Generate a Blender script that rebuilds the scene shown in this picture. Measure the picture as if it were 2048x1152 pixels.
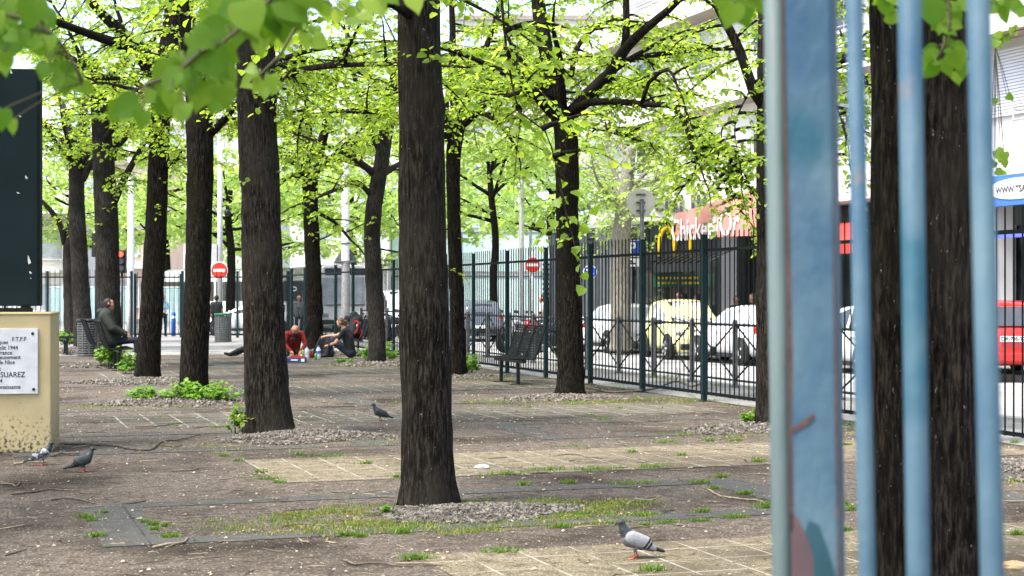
import bpy, math, random
import numpy as np
from mathutils import Vector, Matrix
for _o in list(bpy.data.objects): bpy.data.objects.remove(_o)
S = bpy.context.scene
R = math.radians
F = 3200.0; HZ = 590.0; CAMH = 1.6
# ------------------------------------------------------------------ camera, sky, sun, exposure
cam = bpy.data.cameras.new('camera'); camo = bpy.data.objects.new('camera', cam); S.collection.objects.link(camo)
camo.location = (0, 0, CAMH); camo.rotation_euler = (R(90), 0, 0)
cam.sensor_width = 36; cam.lens = F/2048*36; cam.shift_y = (HZ-576)/2048; cam.clip_start = .05; cam.clip_end = 2000
cam.dof.use_dof = True; cam.dof.focus_distance = 13.5; cam.dof.aperture_fstop = 7.1
S.camera = camo
SUN_EL, SUN_AZ = 62, -128          # azimuth measured from +Y (ahead) towards +X (right)
w = bpy.data.worlds.new('World'); S.world = w; w.use_nodes = True
nt = w.node_tree; nt.nodes.clear()
sky = nt.nodes.new('ShaderNodeTexSky'); sky.sky_type = 'NISHITA'; sky.sun_disc = False
sky.sun_elevation = R(SUN_EL); sky.sun_rotation = R(SUN_AZ); sky.air_density = 1.0; sky.dust_density = 3.0; sky.ozone_density = .6
bg = nt.nodes.new('ShaderNodeBackground'); bg.inputs[1].default_value = .15
wo = nt.nodes.new('ShaderNodeOutputWorld'); nt.links.new(sky.outputs[0], bg.inputs[0]); nt.links.new(bg.outputs[0], wo.inputs[0])
sl = bpy.data.lights.new('sun', 'SUN'); sl.energy = 1.9; sl.angle = R(17); sl.color = (1, .95, .86)
so = bpy.data.objects.new('sun', sl); S.collection.objects.link(so)
_d = Vector((math.sin(R(SUN_AZ))*math.cos(R(SUN_EL)), math.cos(R(SUN_AZ))*math.cos(R(SUN_EL)), math.sin(R(SUN_EL))))
so.rotation_euler = _d.to_track_quat('Z', 'Y').to_euler(); so.location = _d*60
S.view_settings.view_transform = 'Standard'; S.view_settings.look = 'None'; S.view_settings.gamma = 1; S.view_settings.exposure = 1.88
S.render.engine = 'CYCLES'
try:
    S.cycles.max_bounces = 8; S.cycles.diffuse_bounces = 4; S.cycles.transmission_bounces = 6; S.cycles.use_denoising = True
except Exception: pass

# ------------------------------------------------------------------ space helpers
def W(px, py, Y): return Vector(((px-1024)/F*Y, Y, CAMH-(py-HZ)/F*Y))
def G(px, py, z=0):
    Y = (CAMH-z)*F/(py-HZ); return Vector(((px-1024)/F*Y, Y, z))
PHI = math.atan2(.321, .947); CU, SU = math.cos(PHI), math.sin(PHI)
def UV(u, v, z=0): return Vector((u*CU-v*SU, u*SU+v*CU, z))
def toUV(p): return (p[0]*CU+p[1]*SU, -p[0]*SU+p[1]*CU)
def VAT(px, u):
    Y = F*(u/CU)/((px-1024)+F*math.tan(PHI)); return (Y-SU*u)/CU
def ZAT(px, py, u):
    v = VAT(px, u); Y = u*SU+v*CU; return CAMH-(py-HZ)/F*Y

# ------------------------------------------------------------------ mesh helpers
class MB:
    def __init__(s): s.v = []; s.f = []; s.n = 0; s.mi = []; s.cm = 0
    def add(s, vs, fs):
        vs = np.asarray(vs, float).reshape(-1, 3); s.v.append(vs); n = s.n
        s.f.extend([tuple(i+n for i in f) for f in fs]); s.mi.extend([s.cm]*len(fs)); s.n += len(vs); return s
    def box(s, c, d, rot=None):
        x, y, z = [a/2 for a in d]
        vs = [Vector((a*x, b*y, e*z)) for a, b, e in ((-1,-1,-1),(1,-1,-1),(1,1,-1),(-1,1,-1),(-1,-1,1),(1,-1,1),(1,1,1),(-1,1,1))]
        if rot is not None: vs = [rot @ q for q in vs]
        c = Vector(c)
        return s.add([q+c for q in vs], [(0,3,2,1),(4,5,6,7),(0,1,5,4),(1,2,6,5),(2,3,7,6),(3,0,4,7)])
    def tube(s, pts, rad, seg=8, cap=True, jit=0, rnd=None, mod=None):
        P = np.asarray([tuple(p) for p in pts], float); n = len(P)
        rad = np.full(n, rad) if np.isscalar(rad) else np.asarray(rad, float)
        T = np.gradient(P, axis=0); T /= np.linalg.norm(T, axis=1)[:, None]+1e-12
        a = np.array([1., 0, 0]) if abs(T[0, 0]) < .8 else np.array([0, 1., 0])
        N = np.empty_like(P); u = a-T[0]*a.dot(T[0]); u /= np.linalg.norm(u); N[0] = u
        for i in range(1, n):
            u = N[i-1]-T[i]*N[i-1].dot(T[i]); u /= np.linalg.norm(u)+1e-12; N[i] = u
        B = np.cross(T, N); th = np.arange(seg)*2*np.pi/seg
        rr = rad[:, None]*np.ones(seg)
        if jit and rnd is not None:
            ridge = rnd.normal(0, jit, seg); rr = rr*(1+ridge[None, :]+rnd.normal(0, jit*.7, (n, seg)))
        if mod is not None: rr = rr*mod(P, th)
        V = P[:, None, :]+rr[..., None]*(np.cos(th)[None, :, None]*N[:, None, :]+np.sin(th)[None, :, None]*B[:, None, :])
        fs = [(i*seg+j, i*seg+(j+1) % seg, (i+1)*seg+(j+1) % seg, (i+1)*seg+j) for i in range(n-1) for j in range(seg)]
        if cap: fs += [tuple(range(seg-1, -1, -1)), tuple((n-1)*seg+j for j in range(seg))]
        return s.add(V.reshape(-1, 3), fs)
    def lathe(s, prof, c=(0, 0, 0), seg=20, rot=None):   # prof: (r, z)
        vs = []
        for r, z in prof:
            for j in range(seg):
                q = Vector((r*math.cos(2*math.pi*j/seg), r*math.sin(2*math.pi*j/seg), z)); vs.append((rot @ q if rot is not None else q)+Vector(c))
        n = len(prof)
        fs = [(i*seg+j, i*seg+(j+1) % seg, (i+1)*seg+(j+1) % seg, (i+1)*seg+j) for i in range(n-1) for j in range(seg)]
        fs += [tuple(range(seg-1, -1, -1)), tuple((n-1)*seg+j for j in range(seg))]
        return s.add(vs, fs)
    def prism(s, out, d0, d1, M=None):                    # outline in local xy, from z=d0 to d1
        n = len(out); vs = [Vector((x, y, z)) for z in (d0, d1) for x, y in out]
        if M is not None: vs = [M @ q for q in vs]
        return s.add(vs, [tuple(range(n-1, -1, -1)), tuple(range(n, 2*n))]+[(i, (i+1) % n, n+(i+1) % n, n+i) for i in range(n)])
    def build(s, name, mat, parent=None, loc=None, rotz=0, smooth=False, bevel=0):
        me = bpy.data.meshes.new(name)
        me.from_pydata(np.concatenate(s.v).tolist(), [], s.f); me.update()
        for m in (mat if isinstance(mat, (list, tuple)) else [mat]): me.materials.append(m)
        if any(s.mi): me.polygons.foreach_set('material_index', s.mi)
        if smooth: me.polygons.foreach_set('use_smooth', [True]*len(me.polygons))
        return link(name, me, parent, loc, rotz, bevel)
def link(name, me, parent=None, loc=None, rotz=0, bevel=0):
    o = bpy.data.objects.new(name, me); S.collection.objects.link(o)
    if parent: o.parent = parent
    if loc is not None: o.location = loc
    if rotz: o.rotation_euler = (0, 0, rotz)
    if bevel:
        b = o.modifiers.new('bevel', 'BEVEL'); b.width = bevel; b.segments = 2; b.limit_method = 'ANGLE'
    return o
def tag(o, label, cat, group=None, kind=None):
    if label: o['label'] = label
    if cat: o['category'] = cat
    if group: o['group'] = group
    if kind: o['kind'] = kind
    return o
def thing(name, label, cat, loc=(0, 0, 0), rotz=0, group=None):
    o = bpy.data.objects.new(name, None); S.collection.objects.link(o); o.location = loc; o.rotation_euler = (0, 0, rotz)
    return tag(o, label, cat, group)
def copy_tree(o, parent=None):
    c = o.copy(); S.collection.objects.link(c)
    if parent: c.parent = parent
    for ch in list(o.children): copy_tree(ch, c)
    return c
def quads_mesh(name, V, FQ, mat, attr=None):
    me = bpy.data.meshes.new(name); n = len(FQ)
    me.vertices.add(len(V)); me.vertices.foreach_set('co', V.astype(np.float32).ravel())
    me.loops.add(n*4); me.loops.foreach_set('vertex_index', FQ.astype(np.int32).ravel())
    me.polygons.add(n); me.polygons.foreach_set('loop_start', np.arange(n, dtype=np.int32)*4)
    me.update(calc_edges=True)
    if attr is not None:
        a = me.attributes.new('lv', 'FLOAT', 'FACE'); a.data.foreach_set('value', attr.astype(np.float32))
    me.materials.append(mat); return me
def crom(pts, step):
    P = [np.array(p, float) for p in pts]; P = [2*P[0]-P[1]]+P+[2*P[-1]-P[-2]]; out = []
    for i in range(1, len(P)-2):
        n = max(1, int(np.linalg.norm((P[i+1]-P[i])[:3])/step))
        for k in range(n):
            t = k/n; a, b, c, d = P[i-1], P[i], P[i+1], P[i+2]
            out.append(.5*((2*b)+(c-a)*t+(2*a-5*b+4*c-d)*t*t+(-a+3*b-3*c+d)*t**3))
    out.append(P[-2]); return np.array(out)
def text(body, size, mat, parent, loc, rot, name='lettering', ext=.003, align='CENTER', sx=1, bold=0):
    cu = bpy.data.curves.new(name, 'FONT'); cu.body = body; cu.size = size; cu.extrude = ext; cu.align_x = align; cu.align_y = 'CENTER'; cu.offset = bold
    cu.resolution_u = 3; cu.materials.append(mat)
    tmp = bpy.data.objects.new(name, cu); S.collection.objects.link(tmp)
    me = bpy.data.meshes.new_from_object(tmp.evaluated_get(bpy.context.evaluated_depsgraph_get())); bpy.data.objects.remove(tmp)
    o = link(name, me, parent, loc); o.rotation_euler = rot; o.scale = (sx, 1, 1); return o
RCAM = (R(90), 0, 0); RSTREET = (R(90), 0, R(-90))

# ------------------------------------------------------------------ materials
def pm(name, c1, c2=None, scale=6, rough=.6, bump=0, metal=0, stretch=(1, 1, 1), bscale=None, detail=6, spec=.3, lo=.35, hi=.65):
    m = bpy.data.materials.new(name); m.use_nodes = True; t = m.node_tree; b = t.nodes['Principled BSDF']
    b.inputs['Roughness'].default_value = rough; b.inputs['Metallic'].default_value = metal; b.inputs['Specular IOR Level'].default_value = spec
    if c2 is None: c2 = tuple(c*.75 for c in c1)
    tc = t.nodes.new('ShaderNodeTexCoord'); mp = t.nodes.new('ShaderNodeMapping'); mp.inputs['Scale'].default_value = stretch
    nz = t.nodes.new('ShaderNodeTexNoise'); nz.inputs['Scale'].default_value = scale; nz.inputs['Detail'].default_value = detail
    rp = t.nodes.new('ShaderNodeValToRGB'); rp.color_ramp.elements[0].position = lo; rp.color_ramp.elements[1].position = hi
    rp.color_ramp.elements[0].color = (*c1, 1); rp.color_ramp.elements[1].color = (*c2, 1)
    L = t.links.new
    L(tc.outputs['Object'], mp.inputs[0]); L(mp.outputs[0], nz.inputs[0]); L(nz.outputs[0], rp.inputs[0]); L(rp.outputs[0], b.inputs['Base Color'])
    if bump:
        n2 = t.nodes.new('ShaderNodeTexNoise'); n2.inputs['Scale'].default_value = bscale or scale*4; n2.inputs['Detail'].default_value = 5
        bp = t.nodes.new('ShaderNodeBump'); bp.inputs['Strength'].default_value = bump; bp.inputs['Distance'].default_value = .01
        L(mp.outputs[0], n2.inputs[0]); L(n2.outputs[0], bp.inputs['Height']); L(bp.outputs[0], b.inputs['Normal'])
    return m
def leafmat(name, cols, trans, tmix=.55, rough=.45):
    m = bpy.data.materials.new(name); m.use_nodes = True; t = m.node_tree; t.nodes.clear(); L = t.links.new
    at = t.nodes.new('ShaderNodeAttribute'); at.attribute_name = 'lv'
    r1 = t.nodes.new('ShaderNodeValToRGB'); r2 = t.nodes.new('ShaderNodeValToRGB')
    for r, cs in ((r1, cols), (r2, trans)):
        r.color_ramp.elements[0].color = (*cs[0], 1); r.color_ramp.elements[1].color = (*cs[1], 1); L(at.outputs['Fac'], r.inputs[0])
    d = t.nodes.new('ShaderNodeBsdfPrincipled'); d.inputs['Roughness'].default_value = rough; d.inputs['Specular IOR Level'].default_value = .35
    tr = t.nodes.new('ShaderNodeBsdfTranslucent'); mx = t.nodes.new('ShaderNodeMixShader'); mx.inputs[0].default_value = tmix
    o = t.nodes.new('ShaderNodeOutputMaterial')
    L(r1.outputs[0], d.inputs['Base Color']); L(r2.outputs[0], tr.inputs[0]); L(d.outputs[0], mx.inputs[1]); L(tr.outputs[0], mx.inputs[2]); L(mx.outputs[0], o.inputs[0])
    return m
def barkmat(name, dark, mid, light, moss=(.010, .010, .006)):
    m = bpy.data.materials.new(name); m.use_nodes = True; t = m.node_tree; b = t.nodes['Principled BSDF']; L = t.links.new
    b.inputs['Roughness'].default_value = .9; b.inputs['Specular IOR Level'].default_value = .05
    tc = t.nodes.new('ShaderNodeTexCoord')
    def nz(sc, st, det=6, rg=.6):
        mp = t.nodes.new('ShaderNodeMapping'); mp.inputs['Scale'].default_value = st; n = t.nodes.new('ShaderNodeTexNoise')
        n.inputs['Scale'].default_value = sc; n.inputs['Detail'].default_value = det; n.inputs['Roughness'].default_value = rg
        L(tc.outputs['Object'], mp.inputs[0]); L(mp.outputs[0], n.inputs[0]); return n.outputs[0]
    fis = nz(50, (1, 1, .15), 9, .70); big = nz(1.6, (1, 1, .7), 4); spk = nz(60, (1, 1, .5), 2)
    rp = t.nodes.new('ShaderNodeValToRGB'); e = rp.color_ramp.elements
    e[0].position = .40; e[0].color = (*dark, 1); e[1].position = .63; e[1].color = (*light, 1); k = e.new(.5); k.color = (*mid, 1)
    L(fis, rp.inputs[0])
    mr = t.nodes.new('ShaderNodeMapRange'); mr.inputs[1].default_value = .45; mr.inputs[2].default_value = .7; L(big, mr.inputs[0])
    mx = t.nodes.new('ShaderNodeMix'); mx.data_type = 'RGBA'; L(mr.outputs[0], mx.inputs[0]); L(rp.outputs[0], mx.inputs[6]); mx.inputs[7].default_value = (*moss, 1)
    sp = t.nodes.new('ShaderNodeMapRange'); sp.inputs[1].default_value = .70; sp.inputs[2].default_value = .76; L(spk, sp.inputs[0])
    m2 = t.nodes.new('ShaderNodeMix'); m2.data_type = 'RGBA'; L(sp.outputs[0], m2.inputs[0]); L(mx.outputs[2], m2.inputs[6]); m2.inputs[7].default_value = (.2, .19, .17, 1)
    L(m2.outputs[2], b.inputs['Base Color'])
    bp = t.nodes.new('ShaderNodeBump'); bp.inputs['Strength'].default_value = 1; bp.inputs['Distance'].default_value = .03; L(fis, bp.inputs['Height']); L(bp.outputs[0], b.inputs['Normal'])
    return m
def groundmat(name, c1, c2, fleck, fs=190, fleck_amt=.7, stain=(.5, .62), stainc=None, rough=.9, tile=None, grout=None):
    m = bpy.data.materials.new(name); m.use_nodes = True; t = m.node_tree; b = t.nodes['Principled BSDF']; L = t.links.new
    b.inputs['Roughness'].default_value = rough; b.inputs['Specular IOR Level'].default_value = .08
    tc = t.nodes.new('ShaderNodeTexCoord')
    def nz(sc, det=5, rg=.6):
        n = t.nodes.new('ShaderNodeTexNoise'); n.inputs['Scale'].default_value = sc; n.inputs['Detail'].default_value = det; n.inputs['Roughness'].default_value = rg
        L(tc.outputs['Object'], n.inputs[0]); return n.outputs[0]
    def mr(x, a, c):
        k = t.nodes.new('ShaderNodeMapRange'); k.inputs[1].default_value = a; k.inputs[2].default_value = c; L(x, k.inputs[0]); return k.outputs[0]
    def mix(f, a, c):
        k = t.nodes.new('ShaderNodeMix'); k.data_type = 'RGBA'; L(f, k.inputs[0])
        for s, i in ((a, 6), (c, 7)):
            if isinstance(s, tuple): k.inputs[i].default_value = (*s, 1)
            else: L(s, k.inputs[i])
        return k.outputs[2]
    grain = nz(fs, 4, .75); col = mix(mr(grain, .40, .60), c1, c2); col = mix(mr(nz(fs*.37, 4, .7), .56, .70), col, tuple(.45*x for x in c1)); col = mix(mr(nz(fs*.6, 3, .7), .60, .70), col, tuple(min(1, 1.5*x) for x in c2))
    med = nz(9, 6, .65); col = mix(mr(med, .45, .75), col, tuple(.72*x for x in c1))
    st = nz(.55, 5, .6); col = mix(mr(st, *stain), col, stainc or tuple(.62*x for x in c1))
    if tile:
        br = t.nodes.new('ShaderNodeTexBrick'); br.offset = 0; br.inputs['Scale'].default_value = 1; br.inputs['Brick Width'].default_value = tile[0]; br.inputs['Row Height'].default_value = tile[1]
        br.inputs['Mortar Size'].default_value = tile[2]; br.inputs['Mortar Smooth'].default_value = .4; L(tc.outputs['Object'], br.inputs[0])
        wear = nz(3, 3); f = t.nodes.new('ShaderNodeMath'); f.operation = 'MULTIPLY'; L(br.outputs['Fac'], f.inputs[0]); L(mr(wear, .34, .58), f.inputs[1])
        col = mix(f.outputs[0], col, grout)
    vo = t.nodes.new('ShaderNodeTexVoronoi'); vo.inputs['Scale'].default_value = 34; L(tc.outputs['Object'], vo.inputs[0])
    va = t.nodes.new('ShaderNodeMath'); va.operation = 'LESS_THAN'; va.inputs[1].default_value = .16; L(vo.outputs['Distance'], va.inputs[0])
    sel = t.nodes.new('ShaderNodeSeparateColor'); L(vo.outputs['Color'], sel.inputs[0])
    vb = t.nodes.new('ShaderNodeMath'); vb.operation = 'GREATER_THAN'; vb.inputs[1].default_value = fleck_amt; L(sel.outputs[0], vb.inputs[0])
    vm = t.nodes.new('ShaderNodeMath'); vm.operation = 'MULTIPLY'; L(va.outputs[0], vm.inputs[0]); L(vb.outputs[0], vm.inputs[1])
    col = mix(vm.outputs[0], col, fleck)
    L(col, b.inputs['Base Color'])
    bp = t.nodes.new('ShaderNodeBump'); bp.inputs['Strength'].default_value = .5; bp.inputs['Distance'].default_value = .006; L(grain, bp.inputs['Height']); L(bp.outputs[0], b.inputs['Normal'])
    return m

M = {}
M['bark'] = barkmat('bark', (.003, .0025, .002), (.0115, .0093, .0072), (.040, .032, .025))
M['bark_brown'] = barkmat('bark_brown', (.0045, .0038, .0031), (.017, .0142, .0112), (.058, .048, .039), (.036, .031, .0255))
M['bark_grey'] = barkmat('bark_grey', (.016, .0142, .0128), (.036, .032, .028), (.068, .06, .053))
M['bark_pale'] = barkmat('bark_pale', (.12, .115, .10), (.24, .225, .19), (.36, .34, .29), (.2, .19, .15))
M['leaf'] = leafmat('leaf', ((.095, .20, .018), (.24, .37, .05)), ((.30, .48, .02), (.60, .74, .08)), .62)
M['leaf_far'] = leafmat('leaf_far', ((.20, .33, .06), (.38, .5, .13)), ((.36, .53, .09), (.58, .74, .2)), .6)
M['leaf_near'] = leafmat('leaf_near', ((.055, .14, .010), (.125, .225, .018)), ((.17, .36, .008), (.30, .47, .02)), .58, .75)
M['weed'] = leafmat('weed', ((.08, .2, .02), (.2, .36, .04)), ((.16, .36, .02), (.3, .5, .05)), .45)
M['grass'] = leafmat('grass', ((.06, .15, .015), (.16, .27, .03)), ((.14, .3, .02), (.25, .4, .04)), .4)
M['dry'] = leafmat('dry', ((.28, .2, .07), (.3, .3, .06)), ((.25, .2, .06), (.28, .3, .06)), .3)
M['asphalt'] = groundmat('asphalt', (.046, .036, .028), (.195, .163, .134), (.44, .38, .29), 44, .45, (.48, .66))
M['road'] = groundmat('road', (.30, .30, .29), (.42, .42, .41), (.5, .5, .48), 60, .9)
M['pavement'] = groundmat('pavement', (.22, .215, .2), (.32, .31, .29), (.5, .48, .42), 80, .75)
M['tile'] = groundmat('tile', (.075, .060, .040), (.30, .255, .175), (.45, .40, .3), 62, .6, (.48, .64), (.085, .070, .050), tile=(.36, .40, .010), grout=(.31, .29, .25))
M['tile_grey'] = groundmat('tile_grey', (.075, .067, .052), (.18, .16, .125), (.4, .36, .29), 62, .7, (.44, .62), (.055, .049, .039), tile=(.36, .40, .015), grout=(.27, .26, .225))
M['slab'] = groundmat('slab', (.066, .064, .058), (.115, .112, .103), (.4, .37, .3), 120, .62, (.5, .7), (.082, .08, .074), tile=(1.1, 5, .012), grout=(.05, .045, .04))
M['kerb'] = pm('kerb', (.30, .29, .28), (.2, .2, .19), 8, .85, .3)
M['iron_green'] = pm('iron_green', (.0028, .006, .006), (.005, .009, .009), 9, .7, .1, spec=.1)
M['post_green'] = pm('post_green', (.005, .018, .020), (.008, .025, .027), 7, .6, .1, spec=.15)
M['steel'] = pm('steel', (.15, .155, .15), (.09, .095, .095), 12, .45, .15, .35)
M['dark_steel'] = pm('dark_steel', (.010, .012, .012), (.018, .02, .02), 12, .5)
M['pale_metal'] = pm('pale_metal', (.50, .50, .48), (.38, .38, .37), 9, .5, .1, .1)
M['white_paint'] = pm('white_paint', (.78, .78, .77), (.70, .70, .69), 3, .45)
M['black'] = pm('black', (.012, .012, .013), (.02, .02, .021), 8, .5)
M['rubber'] = pm('rubber', (.014, .014, .014), (.022, .022, .022), 20, .8)
M['glass'] = pm('glass', (.03, .035, .04), (.045, .05, .055), 3, .06, spec=.8)
M['glass_pale'] = pm('glass_pale', (.42, .45, .48), (.28, .31, .34), 2, .08, spec=.8)
M['red_sign'] = pm('red_sign', (.62, .035, .018), (.5, .03, .016), 6, .4)
M['white_sign'] = pm('white_sign', (.82, .82, .80), (.76, .76, .74), 6, .45)
M['blue_sign'] = pm('blue_sign', (.02, .08, .48), (.018, .07, .42), 6, .4)
M['red_light'] = pm('red_light', (.55, .02, .01), (.4, .012, .008), 9, .2)
M['chrome'] = pm('chrome', (.6, .6, .6), (.5, .5, .5), 9, .18, 0, .9)
M['skin'] = pm('skin', (.47, .27, .18), (.38, .2, .13), 14, .55)
M['skin_ruddy'] = pm('skin_ruddy', (.42, .2, .13), (.33, .15, .1), 14, .55)
M['hair_dark'] = pm('hair_dark', (.018, .013, .01), (.035, .025, .018), 60, .6)
M['hair_brown'] = pm('hair_brown', (.07, .04, .022), (.11, .065, .035), 60, .55)
M['hair_grey'] = pm('hair_grey', (.2, .18, .16), (.3, .28, .25), 60, .6)
# ------------------------------------------------------------------ ground and paving (setting)
def poly_uv(name, pts, z, mat, kind='structure'):
    m = MB(); m.add([(u, v, 0) for u, v in pts], [tuple(range(len(pts)))])
    return tag(m.build(name, mat, None, (0, 0, z), PHI), None, None, None, kind)
m = MB(); m.add([(-600, -60, 0), (600, -60, 0), (600, 900, 0), (-600, 900, 0)], [(0, 1, 2, 3)])
tag(m.build('ground', M['pavement'], None, (0, 0, -.15)), None, None, None, 'structure')
def slab_uv(name, u0, u1, v0, v1, z0, z1, mat):
    m = MB(); m.box(((u0+u1)/2, (v0+v1)/2, (z0+z1)/2), (u1-u0, v1-v0, z1-z0))
    return tag(m.build(name, mat, None, (0, 0, 0), PHI), None, None, None, 'structure')
slab_uv('plaza', -60, 10.62, -12, 43.5, -.146, 0, M['asphalt'])
slab_uv('plaza_pavement', -60, 10.62, 43.5, 63, -.146, -.002, M['pavement'])
slab_uv('pavement', 10.62, 12.86, -12, 63, -.146, -.004, M['pavement'])
slab_uv('kerb', 12.86, 13.06, -12, 63, -.148, .0, M['kerb'])
slab_uv('road', 13.06, 19.9, -12, 140, -.149, -.13, M['road'])
slab_uv('far_kerb', 19.9, 20.08, -12, 75, -.147, .0, M['kerb'])
slab_uv('far_pavement', 20.08, 30, -12, 75, -.146, -.006, M['pavement'])
def strip(name, u0, u1, v0, v1, mat, z=.004): poly_uv(name, [(u0, v0), (u1, v0), (u1, v1), (u0, v1)], z, mat)
PITS = [(.8, 6.3, 10.43, 12.55), (.4, 4.32, 16.5, 18.85), (6.0, 12.0 - 1.5, 16.65, 18.9), (.6, 5.75, 22.55, 24.95), (6.6, 10.4, 22.6, 25.0), (.6, 5.6, 28.7, 31.0), (6.6, 10.4, 28.8, 31.0),
        (1.0, 6.6, 4.3, 6.6), (7.6, 10.4, 10.43, 12.55), (.6, 5.6, 34.9, 37.1), (6.6, 10.4, 34.9, 37.1)]
for i, (u0, u1, v0, v1) in enumerate(PITS):
    e = .40 if i < 4 else .35; b = .26
    strip('stone_band', u0, u0+e, v0, v1, M['slab']); strip('stone_band', u1-e, u1, v0, v1, M['slab'])
    strip('stone_band', u0+e, u1-e, v0, v0+b, M['slab']); strip('stone_band', u0+e, u1-e, v1-b, v1, M['slab'])
for i, (u0, u1, v0, v1) in enumerate([(2.6, 10.3, 7.4, 9.5), (2.5, 10.3, 13.5, 15.5), (1.5, 9.8, 19.6, 21.7), (2.4, 10.2, 25.7, 27.8), (2.4, 10.2, 31.8, 33.9), (2.4, 10.2, 38, 40)]):
    strip('tile_paving', u0, u1, v0, v1, M['tile'] if i < 2 else M['tile_grey'])

# ------------------------------------------------------------------ foliage
def leaves(P, D, N, s, attr, W6=True):
    """P base points, D directions, N normals, s sizes -> verts, quads (two folded quads a leaf)"""
    D = D/np.linalg.norm(D, axis=1)[:, None]; N = N-D*(N*D).sum(1)[:, None]; N /= np.linalg.norm(N, axis=1)[:, None]+1e-9; B = np.cross(D, N)
    t = np.array([0, .22, .68, 1.02, .68, .22]); sd = np.array([0, .44, .36, 0, -.36, -.44]); up = np.array([0, .10, .07, -.10, .07, .10])
    V = P[:, None]+s[:, None, None]*(t[None, :, None]*D[:, None]+sd[None, :, None]*B[:, None]+up[None, :, None]*N[:, None])
    k = np.arange(len(P))[:, None]*6
    Q = np.concatenate([k+np.array([[0, 1, 2, 3]]), k+np.array([[0, 3, 4, 5]])], 1).reshape(-1, 4)
    return V.reshape(-1, 3), Q, np.repeat(attr, 2)
UP = np.array([0, 0, 1.])
def nrm(v): return v/(np.linalg.norm(v)+1e-9)
class Tree:
    away = 0
    def __init__(s, seed): s.rg = np.random.default_rng(seed); s.mb = MB(); s.lp = []; s.ld = []; s.ln = []; s.ls = []; s.la = []
    def spray(s, p, d, L, size, stem=True, droop=.35):
        rg = s.rg; n = max(3, int(L/(size*.62))); d = nrm(d); side = nrm(np.cross(d, UP)+1e-6)
        tone = np.clip(rg.normal(.5, .2), 0, 1)
        ts = (np.arange(n)+.4)/n
        pts = p+np.outer(ts*L, d)-np.outer(ts**2*L*droop, UP)+rg.normal(0, .012, (n, 3))
        sg = np.where(np.arange(n) % 2 == 0, 1., -1.)
        D = .55*d+sg[:, None]*side*.8+rg.normal(0, .3, (n, 3))-UP*rg.uniform(.05, .75, n)[:, None]
        s.lp.append(pts); s.ld.append(D); s.ln.append(UP+rg.normal(0, .42, (n, 3))); s.ls.append(size*rg.uniform(.65, 1.25, n)); s.la.append(np.clip(tone+rg.normal(0, .18, n), 0, 1))
        if stem: s.mb.tube([p, p+d*L*.5-UP*L*droop*.25, p+d*L-UP*L*droop], [.0042, .003, .0015], 3, False)
    def branch(s, p, d, L, r, size, step, stem=True, sl=(.22, .48)):
        rg = s.rg; n = 6; q = np.array(p, float); d = nrm(d); pts = [q.copy()]
        bend = rg.normal(0, .22, 3)*np.array([1, 1, .5])
        for i in range(n):
            d = nrm(d+bend/n+rg.normal(0, .10, 3)-UP*(.06+.05*i/n)); q = q+d*L/n; pts.append(q.copy())
        P = np.array(pts); s.mb.tube(P, np.linspace(r, .0055, n+1), 5, False)
        T = 0.12*L; k = 0
        while T < L:
            i = min(int(T/L*n), n-1); f = T/L*n-i; p0 = P[i]*(1-f)+P[i+1]*f; dd = nrm(P[i+1]-P[i]); sd = nrm(np.cross(dd, UP)+1e-6)*(1 if k % 2 else -1)
            ll = rg.uniform(*sl)*(1.15-.5*T/L)
            s.spray(p0, dd*.55+sd*.85+UP*rg.normal(.02, .22), ll, size, stem); T += step*rg.uniform(.7, 1.3); k += 1
        s.spray(P[-1], d, rg.uniform(*sl), size, stem)
    def limb(s, P, rads, size, step, dens=1., L2=(.8, 1.9), start=.22, stem=True, sl=(.22, .48), jit=.05):
        rg = s.rg; P = np.asarray(P); s.mb.tube(P, rads, 9, True, jit, rg)
        seg = np.linalg.norm(np.diff(P, axis=0), axis=1); cum = np.concatenate([[0], np.cumsum(seg)]); Lt = cum[-1]; T = start*Lt; k = rg.integers(0, 2)
        while T < Lt:
            i = max(0, min(np.searchsorted(cum, T)-1, len(seg)-1)); p0 = P[i]+(P[i+1]-P[i])*(T-cum[i])/seg[i]; tg = nrm(P[i+1]-P[i])
            h = nrm(np.array([tg[0], tg[1], 0])+rg.normal(0, .35, 3)*np.array([1, 1, 0])); pr = np.array([-h[1], h[0], 0])*(1 if k % 2 else -1)
            dv = h*rg.uniform(.1, .9)+pr*rg.uniform(.5, 1)+UP*rg.uniform(-.1, .5)
            if dv[1] < 0 and rg.uniform() < s.away: dv[1] *= -.8
            s.branch(p0, dv, rg.uniform(*L2)*(1.1-.45*T/Lt), .023, size, step, stem, sl)
            T += rg.uniform(.25, .5)/dens; k += 1
        s.branch(P[-1], nrm(P[-1]-P[-2]), rg.uniform(*L2), max(.012, rads[-1]), size, step, stem, sl)
    def finish(s, name, label, cat, leafm, barkm, loc, group):
        t = thing(name, label, cat, loc, 0, group); off = np.array(loc)
        s.mb.v = [v-off for v in s.mb.v]; s.mb.build('trunk', barkm, t, smooth=True)
        if s.lp:
            V, Q, A = leaves(np.concatenate(s.lp)-off, np.concatenate(s.ld), np.concatenate(s.ln), np.concatenate(s.ls), np.concatenate(s.la))
            link('crown', quads_mesh('crown', V, Q, leafm, A), t)
        return t
NLEAF = 0; DM, SM = 1.7, .82
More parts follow.
